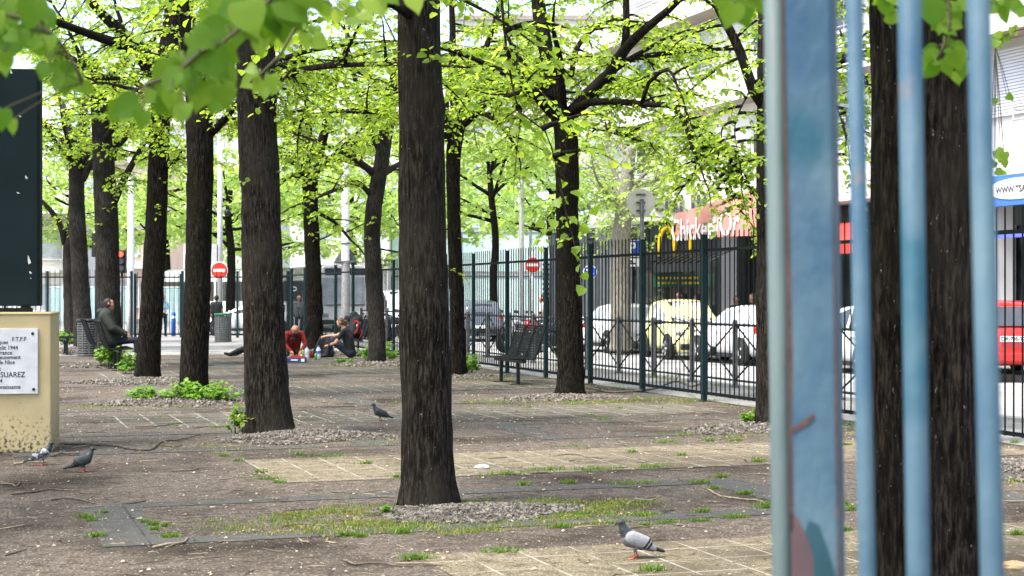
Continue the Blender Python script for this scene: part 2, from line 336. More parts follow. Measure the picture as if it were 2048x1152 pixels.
def make_tree(label, Y, trunk, limbs=(), nrand=6, seed=1, dens=1., size=.067, step=.112, zfork=None, rl=(2.0, 3.2), el=(18, 60), leafm='leaf', bark='bark', cat='tree', name='linden_tree',
              group='linden trees planted in rows on the plaza', L2=(.8, 1.9), stem=True, sl=(.22, .48), azr=None, epi=(), zmax=None, droops=(), dd_=2.2, away=0):
    T = Tree(seed); T.away = away; rg = T.rg; dens *= DM; step *= SM
    base = W(trunk[0][0], HZ, Y); base.z = 0
    pts = []
    for (px, py, wd) in trunk:
        q = W(px, py, Y); pts.append((q.x, q.y, q.z, wd/2*Y/F))
    b0 = list(pts[0]); pts[0] = (b0[0], b0[1], .05, b0[3])
    pts = [(b0[0], b0[1], -.03, b0[3]*1.05)]+pts
    C = crom(pts, .13); P, r = C[:, :3], C[:, 3]
    fl = np.clip(1-(P[:, 2])/.35, 0, 1); r = r*(1+.10*fl**2)
    P = P+np.cumsum(rg.normal(0, .003, P.shape), axis=0)*np.array([1, 1, 0])
    kn = [(rg.uniform(0, 6.28), rg.uniform(.5, 3.4), rg.uniform(.05, .13)) for _ in range(5)]; ph = rg.uniform(0, 6.28)
    def mod(P_, th):
        a = np.ones((len(P_), len(th)))
        for t0, z0, am in kn: dt = np.angle(np.exp(1j*(th-t0))); a += am*np.exp(-(dt[None, :]/.38)**2-((P_[:, 2:3]-z0)/.10)**2)
        f0 = np.clip(1-P_[:, 2:3]/.4, 0, 1)**2; return a+.10*f0*np.cos(5*th[None, :]+ph)+.035*np.cos(3*th[None, :]+ph+P_[:, 2:3]*.5)
    T.mb.tube(P, r, 26, True, .025, rg, mod)
    for lb in limbs:
        q = [(*W(a, b, Y+d), wd/2*Y/F) for (a, b, d, wd) in lb]; Cc = crom(q, .16)
        T.limb(Cc[:, :3], np.maximum(Cc[:, 3], .006), size, step, dens, L2, stem=stem, sl=sl)
    top = P[-1]; zf = zfork if zfork else top[2]-.5
    for i in range(nrand):
        az = (2*math.pi*i/nrand+rg.normal(0, .25)) if azr is None else rg.uniform(*azr)
        e = R(rg.uniform(*el)); L = rg.uniform(*rl); z0 = rg.uniform(zf, top[2]); k = int(np.argmin(abs(P[:, 2]-z0))); q = P[k].copy(); pp = [q.copy()]
        d = np.array([math.cos(az)*math.cos(e), math.sin(az)*math.cos(e), math.sin(e)]); n = 12; r0 = min(r[k]*.62, .085)
        for j in range(n):
            d = nrm(d+rg.normal(0, .07, 3)+UP*(.035 if e < .6 else -.05)); q = q+d*L/n; pp.append(q.copy())
        T.limb(np.array(pp), np.linspace(r0, .016, n+1), size, step, dens, L2, stem=stem, sl=sl)
    for (a, b, n, dx) in epi:                 # small leafy shoots on the trunk
        p0 = np.array(W(a, b, Y-.25))
        for j in range(n):
            T.spray(p0+rg.normal(0, .05, 3), np.array([dx+rg.normal(0, .6), -.5+rg.normal(0, .4), rg.normal(.1, .3)]), rg.uniform(.15, .35), size*.95, True)
    for dr in droops:                          # named hanging branches: px path, depth offset
        q = np.array([W(a, b, Y+d) for (a, b, d) in dr]); Cc = crom(q, .12)
        T.limb(Cc, np.linspace(.012, .004, len(Cc)), size*1.05, step, dens*dd_, (.25, .65), start=.12)
    global NLEAF
    NLEAF += sum(len(a) for a in T.lp)
    return T.finish(name, label, cat, M[leafm], M[bark], base, group)

g1 = dict()
make_tree('thick dark trunk standing in the middle front on a gravel mound, no fork in view', 12.1,
  [(858, 1004, 112), (856, 900, 103), (853, 700, 99), (850, 500, 95), (846, 300, 91), (841, 100, 87), (838, 0, 85), (834, -120, 82), (832, -260, 76)],
  [[(822, 30, -.1, 22), (780, 4, -.4, 16), (700, -60, -.8, 10), (620, -80, -1.2, 8)]], 7, 11, .55, .07, .15, zfork=4.1, el=(42, 66), rl=(2, 3.0),
  bark='bark_brown', dd_=1.3, epi=[(818, 116, 1, -1), (860, 126, 2, .3), (925, 110, 2, 1), (915, 165, 2, 1)],
  droops=[[(1000, -60, -.7), (1012, 90, -1.1), (1040, 225, -1.3), (1090, 262, -1.4), (1112, 330, -1.5)]])
make_tree('second thick trunk left of the middle one, on a gravel bed beside a slate slab', 18.15,
  [(540, 864, 97), (534, 780, 88), (528, 650, 83), (524, 500, 80), (518, 350, 78), (512, 200, 78), (508, 60, 76), (505, -60, 70), (502, -150, 64)],
  [[(545, 165, 0, 14), (600, 140, -.3, 12), (690, 130, -.6, 10), (800, 128, -.9, 8), (860, 130, -1.0, 6)], [(500, 80, 0, 24), (440, 20, .5, 18), (380, -60, .9, 10)]],
  7, 12, .8, zfork=4.5, el=(30, 60), bark='bark_brown', epi=[(486, 835, 2, -1), (500, 360, 1, -.5)], droops=[[(560, 120, .3), (610, 190, .3), (600, 250, .2)]])
make_tree('forked tree in front of the fence right of centre, with long curving black limbs', 25.9,
  [(1142, 780, 54), (1139, 690, 51), (1134, 560, 46), (1130, 430, 43), (1130, 330, 46), (1127, 270, 44), (1124, 235, 46)],
  [[(1120, 240, 0, 38), (1108, 170, 0, 33), (1092, 100, 0, 31), (1078, 20, .1, 29), (1068, -90, .2, 22), (1060, -200, .3, 12)],
   [(1132, 235, 0, 26), (1170, 195, -.1, 24), (1215, 152, -.2, 24), (1252, 95, -.4, 22), (1300, 50, -.6, 17), (1352, 5, -.8, 13), (1400, -60, -1, 9)],
   [(1250, 95, -.4, 18), (1253, 50, -.4, 15), (1252, 0, -.4, 14), (1250, -80, -.4, 9)],
   [(1140, 225, 0, 18), (1172, 207, -.4, 15), (1220, 203, -.8, 13), (1290, 208, -1.3, 12), (1345, 213, -1.7, 10), (1368, 245, -2, 7)],
   [(1284, 206, -1.3, 9), (1298, 165, -1.4, 8), (1335, 138, -1.6, 6), (1352, 165, -1.9, 5)],
   [(1225, 142, -.2, 13), (1262, 120, .3, 12), (1320, 108, .8, 11), (1400, 100, 1.3, 9), (1475, 98, 1.8, 7)],
   [(1128, 215, 0, 13), (1120, 120, -.5, 12), (1108, 70, -.8, 9)],
   [(1142, 150, .8, 12), (1155, 95, 1.4, 11), (1190, 55, 1.8, 10), (1235, 38, 2.3, 7)],
   [(1112, 200, 0, 12), (1060, 180, -.6, 10), (1010, 195, -1.2, 7)]],
  6, 13, .9, azr=(.2, 2.9), away=.85, zfork=4.3, epi=[(1122, 410, 3, -.6), (1125, 440, 3, .3), (1122, 475, 2, 0)],
  droops=[[(1368, 215, -2), (1400, 290, -2.2), (1445, 360, -2.3), (1480, 420, -2.3)], [(1350, 215, -1.8), (1420, 290, -2), (1490, 350, -2.1), (1505, 420, -2.2)], [(1180, 255, -.6), (1240, 270, -1), (1310, 290, -1.3)],
          [(1370, 230, -2), (1385, 300, -2.3), (1392, 345, -2.4), (1365, 375, -2.4)], [(1420, 270, -2), (1470, 330, -2.2), (1500, 380, -2.3)]])
make_tree('tree half hidden by the broad blue gate post, one limb rising to the upper left', 19.3,
  [(1545, 838, 62), (1543, 700, 55), (1541, 500, 51), (1540, 300, 49), (1540, 150, 47), (1541, 0, 44), (1542, -150, 38)],
  [[(1532, 215, 0, 27), (1506, 178, -.1, 24), (1490, 130, -.2, 20), (1465, 70, -.2, 19), (1438, 20, -.3, 16), (1415, -40, -.4, 11)], [(1550, 180, 0, 14), (1600, 140, -.4, 11), (1680, 125, -.8, 8), (1760, 100, -1, 6)]],
  6, 14, .85, azr=(-1.3, 1.7), zfork=4.2, bark='bark_brown', epi=[(1720, 275, 2, 0)], droops=[[(1500, 180, -.3), (1470, 250, -.6), (1480, 330, -.8)], [(1650, 160, -.8), (1690, 260, -1), (1700, 330, -1.1)], [(1680, 60, -.8), (1700, 110, -1), (1740, 180, -1.1)]])
make_tree('broad ridged trunk standing behind the blue bars at the right', 7.0,
  [(1905, 1235, 122), (1902, 1000, 114), (1895, 700, 112), (1890, 400, 113), (1885, 100, 113), (1880, -200, 110), (1876, -500, 104)], [], 6, 15, .7, .075, .16, zfork=3.7, rl=(1.8, 2.6), el=(25, 60), bark='bark_brown')
make_tree('slimmer trunk growing close beside the broad ridged one behind the blue bars', 6.8,
  [(1785, 1255, 74), (1784, 1000, 70), (1780, 700, 69), (1776, 400, 68), (1773, 100, 68), (1768, -200, 64), (1760, -450, 56)], [], 4, 16, .6, .075, .18, zfork=3.6, rl=(1.6, 2.4), el=(25, 60))
make_tree('dark tree with leafy weeds round its foot, forking below the near blurred leaves', 24.3,
  [(389, 782, 58), (391, 700, 55), (396, 560, 51), (399, 420, 51), (400, 320, 52), (398, 255, 54), (396, 225, 50)],
  [[(410, 275, 0, 20), (435, 255, -.1, 16), (462, 222, -.3, 15), (490, 190, -.6, 9)], [(392, 240, 0, 34), (382, 160, .2, 28), (370, 60, .3, 26), (365, -60, .4, 18)], [(400, 235, 0, 22), (430, 150, .5, 18), (450, 60, .9, 12), (470, -40, 1.2, 9)]],
  6, 17, .8, away=.7, azr=(.2, 3), zfork=4.2, epi=[(440, 320, 3, .8), (352, 300, 2, -.6)])
make_tree('dark tree leaning right with heavy diagonal limbs, beside the seated man in the green jacket', 30.2,
  [(294, 752, 50), (299, 660, 45), (308, 500, 43), (313, 400, 41), (320, 270, 40), (328, 170, 42), (340, 100, 42), (350, 20, 38), (352, -90, 30)],
  [[(332, 165, 0, 32), (310, 128, -.1, 30), (270, 90, -.2, 28), (235, 55, -.3, 24), (195, 18, -.4, 18), (160, -30, -.5, 12)], [(300, 125, -.1, 22), (255, 95, -.6, 20), (180, 68, -1, 17), (110, 42, -1.4, 13), (60, 20, -1.7, 8)],
   [(312, 200, 0, 12), (265, 162, .4, 11), (205, 156, .8, 9), (165, 155, 1, 7)], [(352, 100, .2, 18), (375, 50, .5, 14), (380, 0, .7, 12)], [(328, 335, 0, 14), (345, 330, -.2, 12), (350, 320, -.3, 8)]],
  6, 18, .8, away=.7, azr=(.2, 3), zfork=4.6, epi=[(305, 300, 2, -.5), (322, 360, 2, .5), (312, 415, 2, .2)], droops=[[(300, 120, -.4), (270, 200, -.8), (330, 300, -1)]])
make_tree('greyish tree behind the seated man, its side limb reaching up to the right', 36,
  [(218, 712, 50), (217, 600, 46), (214, 450, 46), (208, 330, 42), (203, 240, 36), (196, 170, 30), (190, 120, 24)],
  [[(225, 410, 0, 17), (250, 355, -.3, 15), (280, 300, -.5, 11), (300, 270, -.7, 8)], [(205, 260, 0, 18), (225, 200, .5, 15), (235, 150, .7, 10)], [(200, 220, 0, 16), (170, 170, .5, 12), (120, 130, 1, 8)]],
  7, 19, .9, .085, zfork=4.6, bark='bark_grey', epi=[(210, 415, 2, 0), (206, 440, 1, 0)])
make_tree('grey tree at far left with two upright forks, behind the empty dark benches', 46.5,
  [(166, 700, 38), (162, 560, 34), (157, 450, 33), (155, 370, 30), (154, 310, 30)],
  [[(152, 320, 0, 22), (138, 262, 0, 16), (125, 210, .3, 11)], [(158, 315, 0, 18), (168, 255, 0, 14), (172, 190, .3, 9)], [(165, 360, 0, 14), (188, 318, -.4, 11), (215, 270, -.8, 7)]],
  7, 20, .8, .1, .17, zfork=5.0, bark='bark_grey', rl=(2.4, 3.6))
make_tree('farthest grey trunk at left, one bent limb curving out beside the dark board', 52.5,
  [(140, 690, 24), (138, 600, 22), (136, 500, 21), (146, 420, 20), (160, 330, 18), (172, 240, 15)],
  [[(130, 488, 0, 13), (122, 455, -.2, 12), (108, 430, -.4, 11), (85, 405, -.6, 9), (60, 385, -.8, 6)]],
  6, 21, .8, .11, .18, zfork=5.6, bark='bark_grey', rl=(2.4, 3.6))
make_tree('slender forked tree behind the people sitting on the ground, left of the slanting trunk', 43,
  [(630, 702, 36), (628, 600, 33), (625, 500, 31), (621, 400, 30), (621, 345, 32)],
  [[(618, 350, 0, 22), (603, 290, 0, 17), (580, 235, .2, 12), (560, 190, .4, 8)], [(622, 345, 0, 20), (618, 270, .3, 15), (612, 190, .5, 10), (608, 120, .7, 7)], [(628, 345, 0, 24), (645, 280, -.2, 20), (660, 215, -.3, 16), (672, 150, -.3, 12), (690, 90, -.3, 8)],
   [(612, 352, 0, 13), (585, 352, -.4, 11), (560, 365, -.7, 10), (548, 392, -1, 7)], [(632, 335, 0, 14), (665, 318, -.3, 12), (700, 295, -.5, 11), (755, 285, -.9, 8)], [(635, 425, 0, 9), (670, 445, -.4, 7), (700, 478, -.8, 5)]],
  6, 22, .7, .095, .16, zfork=4.8, rl=(2, 3.2), epi=[(632, 470, 3, .5)])
make_tree('slanting greyish trunk leaning right, weeds at its foot, near the black backpack', 37,
  [(755, 716, 36), (753, 640, 34), (748, 540, 33), (745, 460, 33), (752, 390, 32), (764, 320, 30), (776, 240, 26), (787, 170, 23), (796, 100, 19)],
  [[(750, 400, 0, 12), (715, 365, -.3, 10), (670, 380, -.6, 8), (620, 400, -.9, 6)], [(766, 315, 0, 13), (740, 260, -.3, 11), (720, 200, -.6, 10), (700, 110, -.9, 7)], [(755, 360, 0, 11), (720, 330, .4, 9), (660, 320, .8, 8), (600, 345, 1.2, 6)]],
  7, 23, .75, .088, .15, zfork=4.2, bark='bark_grey', epi=[(745, 475, 1, 0), (750, 435, 2, 0)])
make_tree('narrow tree just right of the thickest middle trunk, flaring into side limbs', 31.1,
  [(917, 744, 32), (914, 640, 29), (910, 520, 28), (908, 400, 27), (908, 320, 30), (914, 260, 34), (918, 232, 44)],
  [[(928, 232, 0, 16), (960, 225, -.4, 10), (1000, 250, -.9, 8), (1030, 290, -1.3, 5)], [(912, 235, 0, 20), (905, 150, .3, 17), (905, 50, .5, 14), (900, -60, .7, 9)], [(924, 232, 0, 18), (950, 150, .3, 14), (985, 60, .6, 11), (1010, -40, .9, 7)]],
  7, 24, .9, .082, zfork=4.4, epi=[(918, 480, 2, .6), (915, 540, 2, .5), (912, 420, 1, .6)])
GO = 'unseen linden trees added outside the picture to shade the near end of the plaza'  # unseen lindens added so their crowns shade gate, trunks and near ground
for i, (u, v, lab) in enumerate([(6.4, -.6, 'linden tree added for shade beside the blue gate, outside the picture on the right'), (-1.6, 5.3, 'linden tree added for shade left of the camera, outside the picture'), (.6, -1.2, 'unseen linden tree added for shade behind the camera'), (-2.8, 11.4, 'linden tree added for shade left of the notice board, outside the picture'), (-2.8, 17.55, 'linden tree added for shade beyond the notice board, outside the picture'), (9.6, 6.0, 'linden tree added for shade at the fence, outside the picture on the right')]):
    q = UV(u, v); yy = max(.05, abs(q.y)) if q.y >= 0 else q.y
    px = lambda z: 1024+q.x/yy*F
    k = F/yy; make_tree(lab, yy, [(px(0), HZ+CAMH*k, .40*abs(k)), (px(0), HZ-.9*k, .34*abs(k)), (px(0), HZ-2.6*k, .30*abs(k)), (px(0), HZ-3.6*k, .24*abs(k))], [], 8, 60+i, .75, zfork=4.0, el=(8, 60), rl=(2.2, 3.4), group=GO, stem=False, size=.085)
GS = 'street trees beyond the green fence'
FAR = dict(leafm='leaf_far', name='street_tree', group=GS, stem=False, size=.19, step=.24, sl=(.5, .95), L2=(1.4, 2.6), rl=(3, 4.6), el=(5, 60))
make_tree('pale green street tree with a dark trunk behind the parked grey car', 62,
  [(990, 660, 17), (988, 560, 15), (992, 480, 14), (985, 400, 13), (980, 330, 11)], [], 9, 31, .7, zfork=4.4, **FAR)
make_tree('pale plane tree with bare mottled trunk in front of the dark shop front', 46.5,
  [(1241, 660, 42), (1240, 560, 40), (1242, 480, 38), (1250, 400, 32), (1256, 340, 26), (1262, 290, 20)], [[(1245, 440, 0, 22), (1232, 390, 0, 18), (1205, 340, .3, 12)]], 12, 32, 1.0, zfork=3.0,
  **{**FAR, 'bark': 'bark_pale', 'name': 'plane_tree', 'group': None, 'leafm': 'leaf_far', 'size': .1, 'step': .17, 'L2': (.7, 1.5), 'rl': (1.6, 3.4), 'sl': (.25, .5), 'el': (-5, 60)})
for i, (px, Y, lab) in enumerate([(460, 78, 'far pale green tree behind the left no-entry sign'), (545, 86, 'far bright tree left of the slender forked trunk'), (705, 92, 'far bright tree behind the tall grey lamp post'),
    (850, 84, 'far bright tree hidden behind the thick middle trunk'), (1105, 76, 'far pale tree above the motorcycles'), (330, 90, 'far pale tree behind the leaning dark trunk'), (150, 98, 'far pale tree beside the cream building at left')]):
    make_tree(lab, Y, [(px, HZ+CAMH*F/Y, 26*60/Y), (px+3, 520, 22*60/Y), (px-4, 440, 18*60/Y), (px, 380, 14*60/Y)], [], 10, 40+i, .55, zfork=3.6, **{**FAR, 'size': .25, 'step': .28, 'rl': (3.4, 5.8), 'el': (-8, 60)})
print('LEAVES', NLEAF)
# ------------------------------------------------------------------ green fence, street railing, blue gate
UF = 10.46; UB = 12.58
def fence_run(label, vs, u, H=2.5, name='bar_fence'):
    t = thing(name, label, 'fence', UV(u, vs[0]), PHI)
    v0 = vs[0]
    for i, v in enumerate(vs):
        m = MB(); m.box((0, v-v0, H/2), (.075, .075, H)); m.box((0, v-v0, H+.006), (.085, .085, .012)); m.box((0, v-v0, .008), (.16, .16, .012)); m.build('post', M['post_green'], t, bevel=.004)
    for a, b in zip(vs[:-1], vs[1:]):
        m = MB(); L = b-a-.075; c = (a+b)/2-v0
        m.box((0, c, 2.27), (.03, L, .045)); m.box((0, c, .13), (.03, L, .045)); n = int(round(L/.146))
        for k in range(n):
            y = a-v0+.0375+L*(k+.5)/n
            m.tube([(0, y, .10), (0, y, H+.03), (0, y, H+.05)], [.0105, .0105, .003], 6)
        m.build('bar_panel', M['iron_green'], t)
    return t
VP = [VAT(px, UF) for px in (1408,)][0]
SP = 2.325
fence_run('tall dark green bar fence running along the plaza beside the street', [VP+SP*k for k in range(-6, 16)], UF)
# transverse fence at the far end of the plaza, with a gate gap
def fence_x(label, xs, Y, H=2.5, z0=0, name='bar_fence'):
    t = thing(name, label, 'fence', (xs[0], Y, z0)); x0 = xs[0]
    for x in xs:
        m = MB(); m.box((x-x0, 0, H/2), (.09, .09, H)); m.build('post', M['post_green'], t)
    for a, b in zip(xs[:-1], xs[1:]):
        if b-a < .4: continue
        m = MB(); c = (a+b)/2-x0; m.box((c, 0, 2.27), (b-a-.09, .03, .05)); m.box((c, 0, .13), (b-a-.09, .03, .05)); n = int((b-a)/.17)
        for k in range(n):
            x = a-x0+(b-a)*(k+.5)/n; m.tube([(x, 0, .1), (x, 0, H+.05)], .012, 6)
        m.build('bar_panel', M['iron_green'], t)
    return t
YE = 60
X = lambda px, Y=YE: (px-1024)/F*Y
fence_x('far end bar fence left of the grey tree trunks', [X(-60), X(10), X(95), X(155), X(205), X(263)], YE)
fence_x('far end bar fence between the leaning trunk and the no-entry sign', [X(365), X(373), X(475), X(530), X(577)], YE)
fence_x('open far end fence gate leaf behind the leaning dark trunk', [X(268), X(314), X(360)], YE+.2, 2.4, 0, 'fence_gate')
# street railing with crosses
vb = [VAT(px, UB) for px in (1384,)][0]; SB = 1.75
t = thing('street_railing', 'low grey steel street railing with crossed braces behind the green fence', 'railing', UV(UB, vb-4*SB), PHI)
for k in range(-4, 16):
    y = (k+4)*SB
    m = MB(); m.tube([(0, y, 0), (0, y, 1.14), (0, y, 1.17)], [.048, .048, .03], 12); m.lathe([(.075, .0), (.075, .03), (.05, .035)], (0, y, 0), 12); m.build('post', M['steel'], t, smooth=False)
    if k < 15:
        m = MB(); m.tube([(0, y+.04, 1.08), (0, y+SB-.04, 1.08)], .024, 8); m.tube([(0, y+.04, .12), (0, y+SB-.04, .12)], .02, 8)
        m.tube([(.012, y+.05, .14), (.012, y+SB-.05, 1.06)], .016, 8); m.tube([(-.012, y+.05, 1.06), (-.012, y+SB-.05, .14)], .016, 8)
        m.lathe([(.06, -.03), (.085, -.02), (.085, .02), (.06, .03)], (0, y+SB/2, .6), 14, Matrix.Rotation(R(90), 3, 'Y'))
        m.build('cross_panel', M['dark_steel'], t)
# blue gate standing open close to the camera
M['blue_paint'] = pm('blue_paint', (.027, .080, .138), (.092, .155, .192), 8, .6, .25, 0, (1, 1, .55), 60, 8)
def weathered_blue():
    m = M['blue_paint']; t = m.node_tree; b = t.nodes['Principled BSDF']; L = t.links.new; src = b.inputs['Base Color'].links[0].from_socket
    tc = t.nodes.new('ShaderNodeTexCoord'); n = t.nodes.new('ShaderNodeTexNoise'); n.inputs['Scale'].default_value = 7; n.inputs['Detail'].default_value = 7; n.inputs['Roughness'].default_value = .65
    L(tc.outputs['Object'], n.inputs[0]); k = t.nodes.new('ShaderNodeMapRange'); k.inputs[1].default_value = .66; k.inputs[2].default_value = .72; L(n.outputs[0], k.inputs[0])
    x = t.nodes.new('ShaderNodeMix'); x.data_type = 'RGBA'; L(k.outputs[0], x.inputs[0]); L(src, x.inputs[6]); x.inputs[7].default_value = (.16, .12, .10, 1)
    n2 = t.nodes.new('ShaderNodeTexNoise'); n2.inputs['Scale'].default_value = 3.2; n2.inputs['Detail'].default_value = 4; L(tc.outputs['Object'], n2.inputs[0])
    k2 = t.nodes.new('ShaderNodeMapRange'); k2.inputs[1].default_value = .58; k2.inputs[2].default_value = .66; L(n2.outputs[0], k2.inputs[0])
    y = t.nodes.new('ShaderNodeMix'); y.data_type = 'RGBA'; L(k2.outputs[0], y.inputs[0]); L(x.outputs[2], y.inputs[6]); y.inputs[7].default_value = (.02, .085, .125, 1)
    L(y.outputs[2], b.inputs['Base Color'])
weathered_blue()
M['old_teal'] = pm('old_teal', (.075, .115, .115), (.115, .155, .155), 9, .55, .2, 0, (1, 1, .3))
M['rust'] = pm('rust', (.11, .058, .045), (.07, .037, .03), 22, .85, .3)
M['pink_primer'] = pm('pink_primer', (.115, .075, .078), (.085, .055, .06), 9, .8)
gz = thing('blue_gate', 'weathered blue steel gate standing open close to the camera', 'gate', (.40, 1.9, 0))
def lean(px0, px1, Y, r, name, seg=14):
    a = W(px0, 0, Y); b = W(px1, 1152, Y); d = (a-b)/(a.z-b.z); p0 = b+d*(0.06-b.z); p1 = b+d*(2.35-b.z); o = Vector((.40, 1.9, 0))
    m = MB(); m.tube([p0-o, p1-o], r, seg); m.build(name, M['blue_paint'], gz, smooth=True)
    return p0-o, p1-o
ends = [lean(1708, 1735, 1.85, .0102, 'bar'), lean(1819, 1837, 1.70, .0127, 'bar'), lean(1957, 1985, 1.55, .0115, 'bar'), lean(2108, 2160, 1.40, .0165, 'bar'), lean(2290, 2360, 1.25, .0165, 'bar')]
for k, z in ((0, .06), (1, 2.35)):
    m = MB(); a, b = ends[0][k], ends[-1][k]; d = (b-a).normalized(); a2 = a-d*.12; m.tube([a2, b+d*.05], .022, 4); m.build('rail', M['blue_paint'], gz)
# the square post, turned so two faces show
Yp = 2.05; a = W(1620, 0, Yp); b = W(1637, 1152, Yp); dd = (a-b)/(a.z-b.z); p0 = b+dd*(0-b.z); p1 = b+dd*(2.5-b.z); o = Vector((.40, 1.9, 0))
ang = R(-18); hx = .031
def sq(p, h): return [p+Vector((math.cos(ang)*x-math.sin(ang)*y, math.sin(ang)*x+math.cos(ang)*y, 0)) for x, y in ((-h, -h), (h, -h), (h, h), (-h, h))]
m = MB(); m.add([q-o for q in sq(p0, hx)+sq(p1, hx)], [(0, 3, 2, 1), (4, 5, 6, 7), (0, 1, 5, 4), (1, 2, 6, 5), (2, 3, 7, 6), (3, 0, 4, 7)]); m.build('gate_post', M['blue_paint'], gz, bevel=.005)
ax = Vector((math.cos(ang), math.sin(ang), 0)); ay = Vector((-math.sin(ang), math.cos(ang), 0))
m = MB(); c0 = p0-o-ax*(hx+.013)-ay*.012; c1 = p1-o-ax*(hx+.013)-ay*.012
m.tube([c0, c1], .0135, 10); m.build('hinge_tube', M['old_teal'], gz, smooth=True)
def patch(name, mat, pts, off=.0012):       # worn paint: real outlines on the front face of the post
    m = MB(); vs = []
    for (s, z) in pts:
        q = p0+dd*z; vs.append(q+ax*s-ay*(hx+off)-o)
    m.add(vs, [tuple(range(len(vs)))]); m.build(name, mat, gz)
patch('worn_patch', M['pink_primer'], [(-.030, .9), (.004, .9), (.000, 1.265), (-.010, 1.295), (-.021, 1.318), (-.030, 1.325)])
M['teal_worn'] = pm('teal_worn', (.012, .05, .065), (.02, .065, .085), 14, .6)
patch('rust_streak', M['rust'], [(.0285, .9), (.0305, .9), (.0305, 1.9), (.0295, 1.7), (.0275, 1.45), (.029, 1.3), (.026, 1.15)])
patch('worn_patch', M['teal_worn'], [(.004, .9), (.026, .9), (.024, 1.25), (.016, 1.28), (.005, 1.31), (-.007, 1.315), (-.012, 1.30), (-.002, 1.27)], .0018)
patch('rust_streak', M['rust'], [(-.0305, 1.30), (-.0265, 1.30), (-.027, 1.45), (-.025, 1.52), (-.028, 1.9), (-.0285, 2.3), (-.0305, 2.3)])
patch('rust_streak', M['rust'], [(-.026, 1.425), (-.005, 1.437), (.003, 1.447), (.0, 1.451), (-.008, 1.444), (-.026, 1.431)], .0018)

# ------------------------------------------------------------------ memorial plinth and board at the left
M['cream'] = pm('cream', (.50, .40, .22), (.42, .33, .18), 2.5, .85, .2, 0, (1, 1, 1), 40)
def cream_dirt():
    t = M['cream'].node_tree; b = t.nodes['Principled BSDF']; L = t.links.new; src = b.inputs['Base Color'].links[0].from_socket
    tc = t.nodes.new('ShaderNodeTexCoord'); sp = t.nodes.new('ShaderNodeSeparateXYZ'); L(tc.outputs['Object'], sp.inputs[0])
    n = t.nodes.new('ShaderNodeTexNoise'); n.inputs['Scale'].default_value = 28; n.inputs['Detail'].default_value = 5; L(tc.outputs['Object'], n.inputs[0])
    hgt = t.nodes.new('ShaderNodeMapRange'); hgt.inputs[1].default_value = .75; hgt.inputs[2].default_value = 0.0; hgt.inputs[3].default_value = 0; hgt.inputs[4].default_value = .30; L(sp.outputs[2], hgt.inputs[0])
    th = t.nodes.new('ShaderNodeMath'); th.operation = 'ADD'; L(n.outputs[0], th.inputs[0]); L(hgt.outputs[0], th.inputs[1])
    k = t.nodes.new('ShaderNodeMapRange'); k.inputs[1].default_value = .74; k.inputs[2].default_value = .9; L(th.outputs[0], k.inputs[0])
    x = t.nodes.new('ShaderNodeMix'); x.data_type = 'RGBA'; L(k.outputs[0], x.inputs[0]); L(src, x.inputs[6]); x.inputs[7].default_value = (.07, .055, .04, 1); L(x.outputs[2], b.inputs['Base Color'])
cream_dirt()
Ym = 16.25
pl = thing('memorial_plinth', 'cream painted memorial block with a white plaque at the left edge', 'memorial', (W(102, 0, Ym).x, Ym, 0), R(9))
m = MB(); m.box((-.8, .35, .70), (1.6, .7, 1.40)); m.box((-.8, .35, 1.41), (1.62, .72, .03)); m.build('plinth_block', M['cream'], pl, bevel=.02)
zc = W(0, 722, Ym).z; hp = W(0, 657, Ym).z-W(0, 787, Ym).z; xr = W(77, 0, Ym).x-W(102, 0, Ym).x
M['plaque'] = pm('plaque', (.66, .66, .67), (.55, .55, .57), 7, .5, .05)
m = MB(); m.box((xr-.5, -.012, zc), (1.0, .024, hp)); pq = m.build('plaque', M['plaque'], pl, bevel=.003)
M['ink'] = pm('ink', (.035, .035, .04), (.05, .05, .055), 9, .6)
PXM = Ym/F
def ptxt(s, pxr, py, hpx):
    text(s, hpx*PXM*1.42, M['ink'], pq, (xr-(77-pxr)*PXM, -.0255, W(0, py, Ym).z), RCAM, ext=.001, align='RIGHT', sx=.9, bold=.0006)
for s, r_, y_, h_ in [('F.T.P.F', 55, 678, 8), ('iques', 20, 684, 8), ('14 ao\u00fbt 1944', 39, 695, 8), ('pour la France', 28, 705, 8), ('courageusement', 44, 714, 8), ('Lib\u00e9ration de Nice', 33, 724, 8), ('nt', 6, 737, 8), ('s SUAREZ', 53, 749, 10.5), ('1944', 9, 761, 8), ('reconnaissante', 44, 773, 8)]: ptxt(s, r_, y_, h_)
for (a, b) in ((67, 667), (69, 778)):
    m = MB(); m.lathe([(.016, 0), (.013, .008), (.004, .011)], (xr-(77-a)*PXM, -.024, W(0, b, Ym).z), 10, Matrix.Rotation(R(90), 3, 'X')); m.build('screw', M['dark_steel'], pq)
M['board'] = pm('board', (.007, .015, .0165), (.010, .019, .021), 1.5, .7, .1, spec=.1)
Yb = 16.5
bd = thing('notice_board', 'tall dark green notice board on posts above the cream block', 'notice board', (W(80, 0, Yb).x, Yb, 0), R(9))
z0, z1 = W(0, 612, Yb).z, W(0, 138, Yb).z
m = MB(); m.box((-1.0, .1, (z0+z1)/2), (2.0, .2, z1-z0)); m.build('board_panel', M['board'], bd, bevel=.012)
m = MB(); m.box((-.012, -.006, (z0+z1)/2), (.03, .02, z1-z0)); m.build('board_edge', M['iron_green'], bd)
for x in (-.16, -1.7):
    m = MB(); m.box((x, .12, z0/2), (.09, .09, z0)); m.build('post', M['dark_steel'], bd)
m = MB(); m.box((-.9, .12, z0-.07), (1.62, .08, .10)); m.build('cross_beam', M['black'], bd)
M['dropping'] = pm('dropping', (.6, .6, .56), (.45, .45, .42), 12, .8)
rnd = random.Random(5); m = MB()
